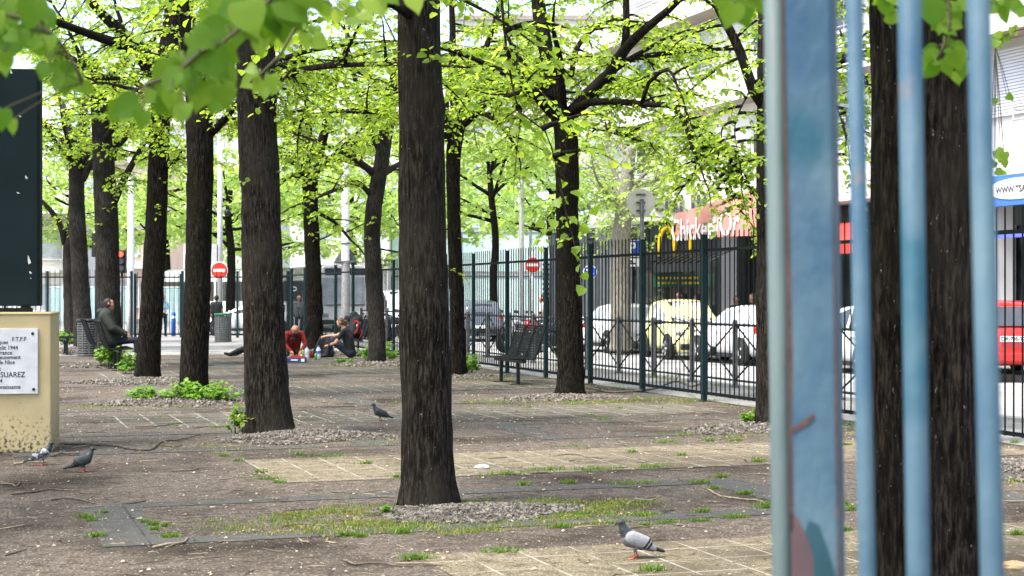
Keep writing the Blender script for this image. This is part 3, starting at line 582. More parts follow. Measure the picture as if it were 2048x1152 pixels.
for (px, py, h) in [(23, 145, 14), (40, 233, 7), (52, 355, 12), (57, 520, 30), (60, 545, 9), (36, 386, 5), (62, 557, 6)]:
    q = W(px, py, Yb); x = q.x-W(80, 0, Yb).x; k = .6*h*Yb/F
    m.add([(x-.004, -.0025, q.z+k*.5), (x+.006, -.0025, q.z+k*.45), (x+.012+rnd.uniform(-.01, .02), -.0025, q.z-k*.3), (x+.006, -.0025, q.z-k*.5), (x-.003, -.0025, q.z-k*.1)], [(0, 1, 2, 3, 4)])
m.build('bird_dropping', M['dropping'], bd)

# ------------------------------------------------------------------ benches and bins
M['mesh_metal'] = pm('mesh_metal', (.006, .008, .0078), (.010, .013, .012), 5, .7, .1, spec=.1)
def bench(label, loc, rotz, n=3):
    """local: length along y, faces -x"""
    t = thing('bench', label, 'bench', loc, rotz, 'dark green mesh benches on the plaza')
    w = .56
    for k in range(n):
        yc = (k-(n-1)/2)*w*1.02
        m = MB()
        for j in range(9):
            x = -.42+j*.05; m.box((x, yc, .47-.02*math.sin(j/8*3.1)), (.034, w*.86, .012))
        fr = [(-.46, yc-w*.45, .475), (-.2, yc-w*.45, .458), (.03, yc-w*.45, .47)]
        for s in (-1, 1): m.tube([(p[0], yc+s*w*.45, p[2]) for p in fr], .014, 6)
        m.tube([(-.46, yc-w*.45, .475), (-.46, yc+w*.45, .475)], .014, 6); m.build('seat', M['mesh_metal'], t)
        m = MB()
        for j in range(12):
            f = j/11; m.box((.035+.15*f+.03*f*f, yc, .50+.50*f), (.012, w*.80, .030), Matrix.Rotation(R(17), 3, 'Y'))
        for s in (-1, 1): m.tube([(0, yc+s*w*.43, .46), (.05, yc+s*w*.43, .54), (.13, yc+s*w*.43, .80), (.215, yc+s*w*.43, 1.03)], .014, 6)
        m.tube([(.213, yc-w*.43, 1.03), (.222, yc-w*.36, 1.045), (.222, yc+w*.36, 1.045), (.213, yc+w*.43, 1.03)], .016, 6)
        m.build('backrest', M['mesh_metal'], t)
    m = MB(); m.box((-.2, 0, .42), (.07, n*w*.98, .06)); m.build('seat_beam', M['black'], t)
    for s in (-1, 1):
        y = s*n*w*.30; m = MB(); m.box((-.2, y, .2), (.055, .055, .40)); m.box((-.2, y, .008), (.30, .08, .016)); m.build('leg', M['black'], t)
    return t
def at(px, py): return G(px, py)
bench('empty three seat dark mesh bench in front of the green fence right of centre', G(1040, 766), PHI-R(1))
bench('three seat dark bench loaded with the black backpack, beside the slanting trunk', Vector((-3.95, 42.3, 0)), PHI+R(-4))
bench('three seat dark bench behind the kneeling man in red, near the fence', Vector((-5.35, 41.2, 0)), PHI+R(-16))
bb = bench('dark bench with the man in the green jacket sitting on it', Vector((-8.65, 34.2, 0)), PHI+R(180))
bench('empty dark bench beside the slatted grey bin at left', Vector((-9.75, 37.2, 0)), PHI+R(180))
bench('empty dark bench farthest left, near the grey forked trunks', Vector((-12.2, 43.0, 0)), PHI+R(180))
def bin_(label, loc, green):
    t = thing('litter_bin', label, 'litter bin', loc, 0)
    H = .98; r = .27; m = MB()
    for k in range(13): z = .10+k*.062; m.lathe([(r, z), (r+.012, z+.006), (r+.012, z+.034), (r, z+.04)], seg=20)
    for k in range(10):
        a = 2*math.pi*k/10; m.box((r*math.cos(a), r*math.sin(a), .5), (.03, .03, .84), Matrix.Rotation(a, 3, 'Z'))
    m.build('slatted_body', M['steel'], t); m = MB(); m.lathe([(r-.03, .08), (r-.03, .88)], seg=18); m.build('liner', M['bag_green'] if green else M['black'], t, smooth=True)
    m = MB(); m.lathe([(r+.03, .90), (r+.035, .93), (r+.03, H), (r-.02, H), (r-.03, .93)], seg=20); m.build('rim', M['bin_rim'] if green else M['black'], t, smooth=True)
    m = MB(); m.lathe([(r+.02, .0), (r+.03, .06), (r-.02, .08)], seg=20); m.build('foot', M['steel'], t)
M['bag_green'] = pm('bag_green', (.25, .36, .30), (.35, .45, .4), 4, .5); M['bin_rim'] = pm('bin_rim', (.01, .10, .05), (.015, .13, .06), 4, .5)
bin_('slatted grey litter bin with black rim at left, between two dark benches', G(177, 713), False)
bin_('slatted litter bin with a green top in front of the standing man with a rucksack', G(446, 684), True)

# ------------------------------------------------------------------ poles, signs, traffic lights
def pole(m, x, r, z1, r2=None, z0=-.14): m.tube([(x, 0, z0), (x, 0, z1)], [r, r2 or r], 12)
def disc(m, c, r, th=.02, rot=None, seg=28): m.lathe([(r*.98, -th/2), (r, -th/4), (r, th/4), (r*.98, th/2)], c, seg, rot if rot is not None else Matrix.Rotation(R(90), 3, 'X'))
Y = 27.6; t = thing('round_sign', 'back of a round grey road sign on its pole, right behind the green fence', 'road sign', (W(1284, 0, Y).x, Y, 0))
m = MB(); pole(m, 0, .036, 3.25, z0=-.02); m.build('pole', M['steel'], t, smooth=True)
zc = W(0, 405, Y).z; M['sign_back'] = pm('sign_back', (.60, .56, .45), (.50, .47, .38), 5, .55, .1, .1)
m = MB(); disc(m, (-.02, .045, zc), .245, .03); m.build('sign_plate', M['sign_back'], t)
m = MB(); [m.box((-.02, .015, zc+dz), (.16, .03, .03)) for dz in (-.14, .0, .14)]; m.build('clamp', M['steel'], t)
def no_entry(label, px, py, Y, rpx, poler, ztop, camera=False, posty=0):
    t = thing('no_entry_sign', label, 'road sign', (W(px, 0, Y).x, Y, 0)); zc = W(0, py, Y).z; r = rpx*Y/F
    m = MB(); pole(m, 0, poler, ztop); m.build('pole', M['pale_metal'], t, smooth=True)
    m = MB(); disc(m, (0, -poler-.03, zc), r*1.06); m.build('rim', M['white_sign'], t)
    m = MB(); disc(m, (0, -poler-.046, zc), r); m.build('red_disc', M['red_sign'], t)
    m = MB(); m.box((0, -poler-.062, zc), (r*1.45, .012, r*.36)); m.build('white_bar', M['white_sign'], t); return t
t = no_entry('red no-entry sign on a pale pole at left, over the standing man', 440, 541, 66, 16, .11, 8.2)
Y = 66
m = MB(); m.tube([(0, 0, W(0, 415, Y).z), (.3, -.1, W(0, 410, Y).z), (.32, -.1, W(0, 418, Y).z)], .03, 8); m.lathe([(.10, .10), (.14, .0), (.11, -.12), (.03, -.18)], (.32, -.1, W(0, 424, Y).z), 14); m.build('camera_dome', M['dark_steel'], t, smooth=True)
m = MB(); m.box((-.25, 0, W(0, 505, Y).z), (.28, .25, .7)); m.build('control_box', M['pale_metal'], t)
no_entry('red no-entry sign seen through the green fence, left of the forked tree', 1065, 530, 60, 15, .045, W(0, 500, 60).z)
def mast(label, px, Y, wpx, ztop): 
    t = thing('lamp_post', label, 'lamp post', (W(px, 0, Y).x, Y, -.14)); r = wpx/2*Y/F
    m = MB(); m.tube([(0, 0, 0), (0, 0, 1.1), (0, 0, 1.15), (0, 0, ztop)], [r*1.15, r*1.15, r, r*.75], 14); m.build('pole', M['pale_metal'], t, smooth=True)
    m = MB(); m.tube([(0, 0, ztop-.1), (.3, 0, ztop+.6), (1.4, 0, ztop+.9)], r*.5, 8); m.box((1.7, 0, ztop+.9), (.8, .28, .14)); m.build('lamp_arm', M['pale_metal'], t); return t
t = mast('tall grey lamp post carrying the back of a triangular sign', 691, 57, 17, 12.5)
Y = 57; m = MB(); zt, zb = W(0, 488, Y).z+.14, W(0, 527, Y).z+.14; h = .45
Mx = Matrix(((1, 0, 0, 0), (0, 0, -1, 0), (0, 1, 0, 0), (0, 0, 0, 1)))
m.prism([(-h, zb), (h, zb), (h*.92+.02, zb+.06), (.04, zt), (-.04, zt), (-h*.92-.02, zb+.06)], -.19, -.21, Mx); m.build('triangle_plate', M['steel'], t, bevel=.006)
m = MB(); m.box((0, .02, zb+.07), (.66, .36, .05)); m.tube([(0, 0, zt), (0, 0, zt+.05)], .17, 14); m.build('clamp', M['steel'], t)
mast('white lamp post right of the grey-barked trunk at left', 262, 70, 15, 10)
mast('slim white lamp post behind the right no-entry sign', 1043, 64, 11, 9)
def traffic_light(label, px, py, Y, red=False, back=False, hpx=36, polebase=True):
    t = thing('traffic_light', label, 'traffic light', (W(px, 0, Y).x, Y, 0)); zc = W(0, py, Y).z; k = Y/F; hh = hpx*k; ww = hh*.36
    m = MB(); pole(m, 0, .05, zc-hh/2); m.build('pole', M['dark_steel'], t, smooth=True)
    m = MB(); m.box((0, 0, zc), (ww, ww*.7, hh)); m.build('housing', M['black'], t, bevel=.02)
    for j in range(3):
        z = zc+hh*(.31-.31*j); d = 1 if back else -1
        m = MB(); m.tube([(0, d*ww*.35, z), (0, d*(ww*.35+.14), z+.02)], ww*.40, 14); m.build('visor', M['black'], t)
        if not back:
            m = MB(); disc(m, (0, -ww*.36-.15, z), ww*.34, .01); m.build('lens', M['lamp_red'] if (red and j == 0) else M['lens_dark'], t)
    return t
M['lens_dark'] = pm('lens_dark', (.05, .055, .065), (.03, .032, .04), 5, .2)
M['lamp_red'] = pm('lamp_red', (.7, .03, .02), (.6, .02, .015), 3, .3)
_b = M['lamp_red'].node_tree.nodes['Principled BSDF']; _b.inputs['Emission Color'].default_value = (1, .05, .02, 1); _b.inputs['Emission Strength'].default_value = 1.5
traffic_light('traffic light showing red beside the white lamp post at left', 244, 523, 68, True, hpx=46)
traffic_light('dark traffic light seen from behind, peeking left of the grey trunk', 193, 490, 64, False, True, hpx=48)
traffic_light('dark unlit traffic light above the fence, right of the forked tree', 1181, 487, 45, False, hpx=44)
Y = 48; t = thing('parking_sign', 'blue square parking sign with a tow-away plate behind the fence', 'road sign', (W(1264, 0, Y).x, Y, 0))
m = MB(); pole(m, 0, .035, W(0, 478, Y).z); m.build('pole', M['steel'], t, smooth=True)
m = MB(); m.box((0, -.06, W(0, 497, Y).z), (.50, .02, .50)); m.build('rim', M['white_sign'], t); m = MB(); m.box((0, -.076, W(0, 497, Y).z), (.46, .012, .46)); m.build('blue_plate', M['blue_sign'], t)
text('P', .46, M['white_sign'], t, (0, -.086, W(0, 497, Y).z), RCAM, bold=.012)
m = MB(); m.box((0, -.06, W(0, 525, Y).z), (.46, .02, .24)); m.build('tow_plate', M['white_sign'], t)
m = MB(); m.box((.02, -.074, W(0, 526, Y).z-.02), (.22, .006, .05)); m.box((-.03, -.074, W(0, 524, Y).z+.02), (.12, .006, .06)); m.tube([(-.17, -.074, W(0, 524, Y).z+.04), (-.08, -.074, W(0, 524, Y).z-.02)], .008, 5); m.build('tow_symbol', M['ink'], t)
Y = 50; t = thing('round_blue_sign', 'round blue road sign half hidden by a green fence post', 'road sign', (W(1180, 0, Y).x, Y, 0))
m = MB(); pole(m, 0, .035, W(0, 530, Y).z); m.build('pole', M['steel'], t, smooth=True)
m = MB(); disc(m, (0, -.06, W(0, 544, Y).z), .215); m.build('rim', M['white_sign'], t); m = MB(); disc(m, (0, -.076, W(0, 544, Y).z), .195, .014); m.build('blue_disc', M['blue_sign'], t)
m = MB(); m.tube([(-.11, -.088, W(0, 544, Y).z+.08), (.03, -.088, W(0, 544, Y).z-.06)], .022, 6); m.box((.05, -.088, W(0, 544, Y).z-.06), (.12, .01, .03)); m.box((.05, -.088, W(0, 544, Y).z-.02), (.03, .01, .11)); m.build('white_arrow', M['white_sign'], t)
# blue bollard behind far gate
Y = 63; t = thing('bollard', 'slim blue bollard behind the far gate, beside the person in light blue', 'bollard', (W(347, 0, Y).x, Y, -.14))
m = MB(); m.lathe([(.09, 0), (.09, 1.0), (.07, 1.06), (.02, 1.08)], seg=14); m.build('shaft', M['bol_blue'] if 'bol_blue' in M else M.setdefault('bol_blue', pm('bol_blue', (.03, .12, .45), (.025, .1, .4), 6, .5)), t, smooth=True)
m = MB(); m.lathe([(.094, .82), (.094, .92)], seg=14); m.build('white_band', M['white_sign'], t)
# green mesh screens on site fencing at the far left
M['screen'] = pm('screen', (.30, .42, .40), (.36, .48, .46), 3, .7, .1, 0, (1, 1, 1))
for i, (a, b) in enumerate(((92, 170), (172, 258), (300, 362))):
    Y = 74; x0, x1 = W(a, 0, Y).x, W(b, 0, Y).x
    t = thing('site_fence', ['green mesh screened site fence at far left behind the grey trunks', 'green mesh screened site fence behind the seated man', 'green mesh screened site fence behind the far gate'][i], 'site fence', (x0, Y, -.14))
    m = MB(); L = x1-x0
    n = 24; vs = []; fs = []
    for k in range(n+1):
        for z in (.5, 1.2, 2.05): vs.append((L*k/n, .05*math.sin(k*1.3+z*2), z))
    fs = [(k*3+j, (k+1)*3+j, (k+1)*3+j+1, k*3+j+1) for k in range(n) for j in (0, 1)]; m.add(vs, fs); m.build('mesh_screen', M['screen'], t, smooth=True)
    m = MB(); [m.tube([(x, .08, 0), (x, .08, 2.1)], .03, 6) for x in (0, L/2, L)]; m.tube([(0, .08, 2.1), (L, .08, 2.1)], .03, 6); m.box((L/2, .2, .3), (L, .3, .6)); m.build('frame', M['pale_metal'], t)
# ------------------------------------------------------------------ buildings beyond the street
M['wall_white'] = pm('wall_white', (.74, .73, .71), (.66, .65, .63), .6, .85, .1, 0, (1, 1, 1), 30)
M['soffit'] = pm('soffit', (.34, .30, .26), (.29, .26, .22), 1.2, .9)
M['shutter'] = pm('shutter', (.62, .63, .65), (.56, .57, .59), 2, .6)
M['shop_dark'] = pm('shop_dark', (.022, .025, .028), (.035, .038, .04), 2, .35)
M['panel_grey'] = pm('panel_grey', (.06, .068, .075), (.09, .098, .105), 3, .5)
M['shop_glass'] = pm('shop_glass', (.02, .024, .026), (.05, .055, .058), .8, .06, spec=.8)
M['yellow'] = pm('yellow', (.75, .5, .02), (.7, .45, .02), 5, .4)
M['red_banner'] = pm('red_banner', (.62, .22, .20), (.68, .33, .31), .8, .6)
M['green_fascia'] = pm('green_fascia', (.015, .07, .045), (.02, .085, .055), 2, .4)
UFAC = 23.2
class Loc:      # helpers to place things on the facade plane, as seen in the photo
    pass
CURU = UFAC
def fv(px): return VAT(px, CURU)
v_near, v_far = 14.0, fv(1196)
bl = thing('shop_building', 'white street building with shops below and shuttered flats above, right of the street', 'building', UV(UFAC, v_near), PHI)
LB = v_far-v_near
def bx(m, v0, v1, u0, u1, z0, z1): m.box(((u0+u1)/2, (v0+v1)/2-v_near, (z0+z1)/2), (u1-u0, v1-v0, z1-z0))
m = MB(); bx(m, v_near, v_far, 0, 10, 4.9, 17); m.build('wall', M['wall_white'], bl)
m = MB(); bx(m, v_near, v_far, .9, 10, -.1, 4.2); m.build('shop_front', M['shop_dark'], bl)
m = MB(); bx(m, v_near, v_far, -.35, .6, 4.2, 4.9); m.build('canopy_band', M['wall_white'], bl)
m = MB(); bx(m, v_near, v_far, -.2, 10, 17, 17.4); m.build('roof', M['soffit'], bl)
# columns
for px in (1215, 1445, 1640, 1800, 1985):
    m = MB(); v = fv(px); bx(m, v-.32, v+.32, -.25, .35, -.1, 4.2); m.build('column', M['wall_white'], bl)
# shop windows
rnd = random.Random(8)
for k, (a, b) in enumerate(((1990, 2090), (1880, 1970), (1700, 1790), (1660, 1690), (1478, 1560), (1300, 1420), (1225, 1290))):
    v1, v0 = fv(a), fv(b); m = MB(); bx(m, v0, v1, .86, .9, .25, 3.2); w_ = m.build('shop_window', M['shop_glass'], bl)
    m = MB(); bx(m, v0-.06, v1+.06, .80, .858, 3.2, 3.3); bx(m, v0-.06, v1+.06, .80, .858, .15, .25)
    for q in (v0, v1, (v0+v1)/2): bx(m, q-.04, q+.04, .80, .855, .25, 3.2)
    m.build('frame', M['pale_metal'] if k % 2 else M['black'], w_)
# flats: balcony slabs, shutters, windows on three floors
for fl in range(3):
    zb = 4.9+3.1*fl
    for vv in np.arange(v_near+2.4, v_far-2, 4.6):
        m = MB(); bx(m, vv-.95, vv+.95, -.05, -.004, zb+.95, zb+2.45); wn = m.build('window', M['white_paint'], bl)
        m = MB(); [bx(m, vv-.85+.86*j, vv-.85+.86*j+.80, -.06, -.052, zb+1.05, zb+2.35) for j in (0, 1)]; m.build('pane', M['glass'], wn)
        if rnd.random() < .65:
            m = MB(); h = rnd.choice([.45, .75, 1.4]); n = int(h/.055)
            for j in range(n): m.box((-.075, vv-v_near, zb+2.42-.055*j-.027), (.022, 1.84, .046), Matrix.Rotation(R(12), 3, 'Y'))
            m.build('roller_shutter', M['shutter'], wn)
        m = MB(); [m.tube([(-.32, vv-1.15-v_near, zb+z), (-.32, vv+1.15-v_near, zb+z)], .022, 6) for z in (.45, .75, 1.05)]
        for q in (-1.15, 1.15): m.tube([(-.32, vv+q-v_near, zb+.1), (-.32, vv+q-v_near, zb+1.05)], .022, 6); m.tube([(-.32, vv+q-v_near, zb+1.0), (-.0, vv+q-v_near, zb+1.0)], .018, 6)
        m.build('railing', M['pale_metal'], wn)
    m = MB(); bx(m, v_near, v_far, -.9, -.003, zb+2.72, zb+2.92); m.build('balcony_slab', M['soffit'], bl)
    m = MB(); bx(m, v_near, v_far, -.95, -.903, zb+2.70, zb+3.2); m.build('balcony_front', M['wall_white'], bl)
# big shutters seen between the blue bars and at the right edge
for (a, b, c, d) in ((1984, 2075, 96, 232), (1676, 1698, 160, 250)):
    v1, v0 = fv(a), fv(b); z1, z0 = ZAT((a+b)/2, c, UFAC), ZAT((a+b)/2, d, UFAC); m = MB(); n = int((z1-z0)/.075)
    for j in range(n): m.box((-.10, (v0+v1)/2-v_near, z1-.075*(j+.5)), (.03, v1-v0, .062), Matrix.Rotation(R(10), 3, 'Y'))
    m.build('roller_shutter', M['shutter'], bl)
def on_facade(name, label, cat, px, py, out):
    global CURU
    CURU = UFAC+out; v = fv(px); return thing(name, label, cat, UV(CURU, v, 0), PHI), v, ZAT(px, py, CURU)
def zy(px, py): return ZAT(px, py, CURU)
# dark restaurant front turned towards the plaza, with white fascia, raised letters and double arch
Y = 50.8; XA = lambda px: W(px, 0, Y).x
x0, x1 = XA(1286), XA(1434); t = thing('restaurant_front', 'dark glazed restaurant front with a white fascia, facing the plaza', 'shop front', ((x0+x1)/2, Y, 0)); Lw = x1-x0; oc = (x0+x1)/2
m = MB(); m.box((0, 1.4, 2.05), (Lw, 2.6, 4.1)); m.build('dark_wall', M['shop_dark'], t)
f0, f1 = XA(1192)-oc, XA(1436)-oc; zf0, zf1 = W(0, 443, Y).z, W(0, 372, Y).z
m = MB(); m.box(((f0+f1)/2, 1.2, (zf0+zf1)/2), (f1-f0, 2.9, zf1-zf0)); m.build('white_fascia', M['wall_white'], t)
for k in range(3):
    m = MB(); m.box((-Lw/2+Lw*(k+.5)/3, .07, 1.25), (Lw/3-.12, .06, 2.3)); wn = m.build('shop_window', M['shop_glass'], t); m = MB(); m.box((-Lw/2+Lw*(k+.5)/3, .05, 2.44), (Lw/3, .1, .08)); m.box((-Lw/2+Lw*k/3+.03, .05, 1.25), (.06, .1, 2.3)); m.build('frame', M['black'], wn)
t = thing('shop_sign', 'dark raised letters on the white fascia over the dark restaurant front', 'shop sign', (XA(1412), Y-.27, 0))
text('Commercial III', .72, M['letter_grey'] if 'letter_grey' in M else M.setdefault('letter_grey', pm('letter_grey', (.06, .06, .065), (.1, .1, .105), 4, .4)), t, (0, -.02, W(0, 409, Y).z), RCAM, ext=.03, align='RIGHT', bold=.014)
t = thing('arch_sign', 'yellow double arch letter sign on the dark restaurant front', 'shop sign', (XA(1349), Y, 0))
zb, zt_ = W(0, 513, Y).z, W(0, 456, Y).z; hgt = zt_-zb; wd = XA(1382)-XA(1317)
m = MB(); m.box((0, .0, zb+hgt*.5), (wd*1.5, .12, hgt*1.3)); m.build('sign_panel', M['shop_dark'], t)
for s_ in (1, -1):
    pts = [(s_*wd*.245+wd*.235*math.cos(math.pi*(1-k/20)), -.09, zb+hgt*math.sin(math.pi*(1-k/20))**.55) for k in range(21)]
    m = MB(); m.tube(pts, [.050+.035*math.sin(math.pi*k/20) for k in range(21)], 6); m.build('arch', M['yellow'], t, smooth=True)
t = thing('shop_sign', 'dark green menu fascia below the black awning', 'shop sign', (XA(1366), Y-.02, W(0, 561, Y).z)); m = MB(); m.box((0, 0, 0), (XA(1428)-XA(1306), .1, .42)); m.build('sign_panel', M['green_fascia'], t)
m = MB(); rr_ = random.Random(4)
for r_ in range(2):
    x = -.8
    while x < .5: w_ = rr_.uniform(.05, .16); m.box((x+w_/2, -.055, .08-.16*r_), (w_, .01, .07)); x += w_+.05
m.build('lettering', M['yellow'], t)
# red banner
t, v, z = on_facade('shop_banner', 'sloping red shop banner with white lettering, right of the yellow arches', 'shop banner', 1440, 440, -2.5)
v1, v0 = fv(1354)-v, fv(1530)-v; za = zy(1354, 428), zy(1354, 478); zc_ = zy(1530, 398)+.35, zy(1530, 470)
m = MB(); P8 = [(-.04, v1, za[1]), (-.04, v0, zc_[1]), (-.04, v0, zc_[0]), (-.04, v1, za[0])]; m.add(P8+[(.04, b, c) for a, b, c in P8], [(0, 3, 2, 1), (4, 5, 6, 7), (0, 1, 5, 4), (1, 2, 6, 5), (2, 3, 7, 6), (3, 0, 4, 7)]); m.build('banner_panel', M['red_banner'], t)
lm = M['white_sign']
text('Chicken', .95, lm, t, (-.07, fv(1388)-v, zy(1388, 460)), RSTREET, align='CENTER', bold=.012, sx=.95)
text('Or', 1.05, lm, t, (-.07, fv(1462)-v, zy(1462, 448)), RSTREET, align='CENTER', bold=.012)
m = MB()
for k in range(3): m.tube([(-.06, fv(1425+k*6)-v, zy(1425, 470)), (-.06, fv(1428+k*7)-v, zy(1425, 432+abs(k-1)*6))], .05, 6)
m.build('fork_symbol', lm, t)
m = MB(); [m.tube([(.05, q, 3.6), (2.5, q, 4.6)], .03, 6) for q in (v1*.8, v0*.8)]; m.build('bracket', M['dark_steel'], t)
# dark awning and green fascia under the arches
t, v, z = on_facade('shop_awning', 'black sloping awning of the restaurant terrace behind the fence', 'awning', 1358, 525, -2.7)
z1, z0 = zy(1330, 505), zy(1330, 548); L = fv(1300)-fv(1422); m = MB(); n = 18
for k in range(n):
    a, b = -L/2+L*k/n, -L/2+L*(k+1)/n; dz = .06*(k % 2)
    m.add([(1.0, a, z1+.1), (1.0, b, z1+.1), (0, b, z0+.35-dz), (0, a, z0+.35-dz), (0, a, z0+.05), (0, b, z0+.05)], [(0, 1, 2, 3), (3, 2, 5, 4)])
m.build('cloth', M['black'], t); 
for q in (-L/2, 0, L/2): m = MB(); m.tube([(.02, q, 0), (.02, q, z0+.3)], .04, 6); m.build('post', M['dark_steel'], t)
# red awning between the bars
t, v, z = on_facade('shop_awning', 'red shop awning seen in the gap right of the blue gate post', 'awning', 1690, 476, -.9)
m = MB(); z1, z0 = zy(1690, 440), zy(1690, 508); m.add([(.9, 2.0, z1), (.9, -2.0, z1), (.1, -2.0, z0+.3), (.1, 2.0, z0+.3), (.1, 2, z0), (.1, -2, z0), (.9, 2, z0+.3), (.9, -2, z0+.3)], [(0, 1, 2, 3), (3, 2, 5, 4), (0, 3, 6), (1, 7, 2)]); m.build('cloth', M['red_banner'] if False else M.setdefault('awning_red', pm('awning_red', (.55, .05, .04), (.48, .04, .03), 2, .7)), t)
m = MB(); m.tube([(.1, -2, z0), (.1, 2, z0)], .03, 6); m.build('front_bar', M['dark_steel'], t)
# blue sign with a white oval
t, v, z = on_facade('shop_sign', 'blue shop sign with a white oval at the right edge', 'shop sign', 2040, 378, -.42)
M['blue_fascia'] = pm('blue_fascia', (.05, .16, .5), (.045, .14, .45), 2, .4)
h = zy(2040, 352)-zy(2040, 402); L = fv(1988)-fv(2190); m = MB(); m.box((0, 0, z), (.1, L, h*1.25)); m.build('sign_panel', M['blue_fascia'], t)
m = MB(); m.lathe([(1, -.01), (1, .01)], (0, 0, 0), 32, Matrix.Rotation(R(90), 3, 'Y')); q = np.concatenate(m.v); q[:, 1] *= 1.15; q[:, 2] *= h*.43; q[:, 0] -= .06; q += np.array([0, fv(2030)-v-.2, z+.02]); m.v = [q]; m.build('oval', M['white_sign'], t)
text('WWW.TSAZ.FR', .22, M['letter_grey'], t, (-.08, fv(2007)-v-.58, z), RSTREET, bold=.004)
M['blue_glow'] = pm('blue_glow', (.1, .12, .6), (.12, .15, .7), 2, .4)
m = MB(); m.box((0, 0, zy(2040, 470)), (.12, L, .10)); m.build('light_strip', M['blue_glow'], t)
t, v, z = on_facade('shop_sticker', 'round green and white logo sticker on the dark shop front at right', 'sticker', 2011, 517, .7)
m = MB(); disc(m, (0, 0, z), .32, .02, Matrix.Rotation(R(90), 3, 'Y')); m.build('green_ring', M['green_fascia'], t); m = MB(); disc(m, (-.014, 0, z), .25, .02, Matrix.Rotation(R(90), 3, 'Y')); m.build('white_disc', M['white_sign'], t); m = MB(); m.box((-.03, 0, z+.04), (.01, .22, .2)); m.build('mark', M['rust'], t)
m = MB(); m.box((0, -.05, zy(2011, 563)), (.02, .5, .30)); m.build('notice', M['white_sign'], t); m = MB(); [m.box((0, .45, zy(2011, 535+j*11)), (.02, .08, .1)) for j in range(4)]; m.build('symbols', M['white_sign'], t)
# corrugated grey hoarding left of the plane tree
t = thing('metal_hoarding', 'dark grey corrugated hoarding left of the pale plane tree', 'hoarding', W(1205, HZ, 58).xy.to_3d(), PHI)
m = MB()
for k in range(34): m.box((0, -1.9+k*.22, 1.9), (.10 if k % 2 else .05, .2, 4.1))
m.build('sheet', M['panel_grey'], t); m = MB(); m.box((.12, 1.7, 1.9), (.1, 7.6, 4.3)); m.build('frame', M['dark_steel'], t)
# turquoise glazed block across the end of the side street
M['turq'] = pm('turq', (.52, .66, .65), (.62, .74, .73), .7, .25, spec=.6)
M['mullion'] = pm('mullion', (.12, .16, .16), (.16, .2, .2), 4, .5)
Y = 92; t = thing('glass_building', 'pale turquoise glazed building behind the street trees', 'building', (W(1060, 0, Y).x, Y, -.15), R(6)); Lx = 16
m = MB(); m.box((0, 4, 4.4), (Lx, 8, 8.8)); m.build('wall', M['wall_white'], t)
for r in range(3):
    for c in range(8):
        x = -Lx/2+1+c*2; z = 1.4+r*2.5; m = MB(); m.box((x, -.05, z+.3), (1.86, .08, 2.2)); wn = m.build('window', M['turq'], t)
        m = MB(); m.box((x, -.10, z+1.42), (1.96, .06, .08)); m.box((x-.96, -.10, z+.3), (.07, .06, 2.2)); m.build('frame', M['mullion'], wn)
m = MB(); m.box((0, 4, 8.95), (Lx+.5, 8.4, .3)); m.build('roof', M['mullion'], t)
m = MB()
for k in range(12): m.box((2.4, -.2, .7+k*.28), (3.4, .06, .12))
m.build('louvre', M['dark_steel'], t)
def block(label, px0, px1, py, Y, mat, floors, wcol='glass_pale', rz=0, roofm='soffit'):
    x0, x1 = W(px0, 0, Y).x, W(px1, 0, Y).x; H = W(0, py, Y).z+.15; t = thing('apartment_building', label, 'building', ((x0+x1)/2, Y, -.15), rz); L = x1-x0
    m = MB(); m.box((0, 6, H/2), (L, 12, H)); m.build('wall', mat, t); m = MB(); m.box((0, 6, H+.2), (L+.6, 12.6, .4)); m.build('roof', M[roofm], t)
    nf = floors; ph = H/nf; nc = max(2, int(L/3.2))
    for r in range(nf):
        for c in range(nc):
            x = -L/2+L*(c+.5)/nc; z = ph*(r+.5); m = MB(); m.box((x, -.03, z), (1.3, .08, ph*.5)); wn = m.build('window', M[wcol], t)
            m = MB(); m.box((x, -.09, z-ph*.27), (1.6, .12, .1)); m.box((x-.72, -.08, z), (.1, .06, ph*.52)); m.box((x+.72, -.08, z), (.1, .06, ph*.52)); m.build('frame', M['white_paint'], wn)
        if r: m = MB(); m.box((0, -.35, ph*r), (L*.94, .7, .16)); m.build('balcony_slab', M['wall_white'], t); m = MB(); [m.tube([(-L*.47, -.66, ph*r+z), (L*.47, -.66, ph*r+z)], .025, 5) for z in (.4, .7, 1.0)]; m.build('railing', M['pale_metal'], t)
M['pale_stucco'] = pm('pale_stucco', (.7, .66, .58), (.62, .58, .51), .5, .9); M['rose_stucco'] = pm('rose_stucco', (.66, .52, .44), (.6, .46, .39), .5, .9)
block('tall pale apartment block far behind the leaning dark trunk', 300, 560, 60, 135, M['wall_white'], 6)
block('white apartment block far behind the triangular sign post', 580, 905, 130, 120, M['wall_white'], 5)
block('cream building far left behind the grey trunks', 30, 128, 440, 100, M['pale_stucco'], 2)
block('rose tinted building far left behind the traffic lights', 131, 300, 330, 118, M['rose_stucco'], 3)
block('cream apartment block far behind the forked tree', 905, 1300, 40, 150, M['pale_stucco'], 6)
# far hills
m = MB(); vs = []; n = 40; rg = np.random.default_rng(4)
for j, (Yh, k) in enumerate(((420, 0), (470, .55), (560, 1))):
    for i in range(n): x = -420+i*22; vs.append((x, Yh+rg.normal(0, 8), -1+k*(62+26*math.sin(i*.37)+14*math.sin(i*.9+1)+rg.normal(0, 3))))
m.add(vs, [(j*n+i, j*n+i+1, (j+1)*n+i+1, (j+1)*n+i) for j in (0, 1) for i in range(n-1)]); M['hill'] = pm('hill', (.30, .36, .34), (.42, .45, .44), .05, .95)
tag(m.build('hills', M['hill'], smooth=True), None, None, None, 'structure')

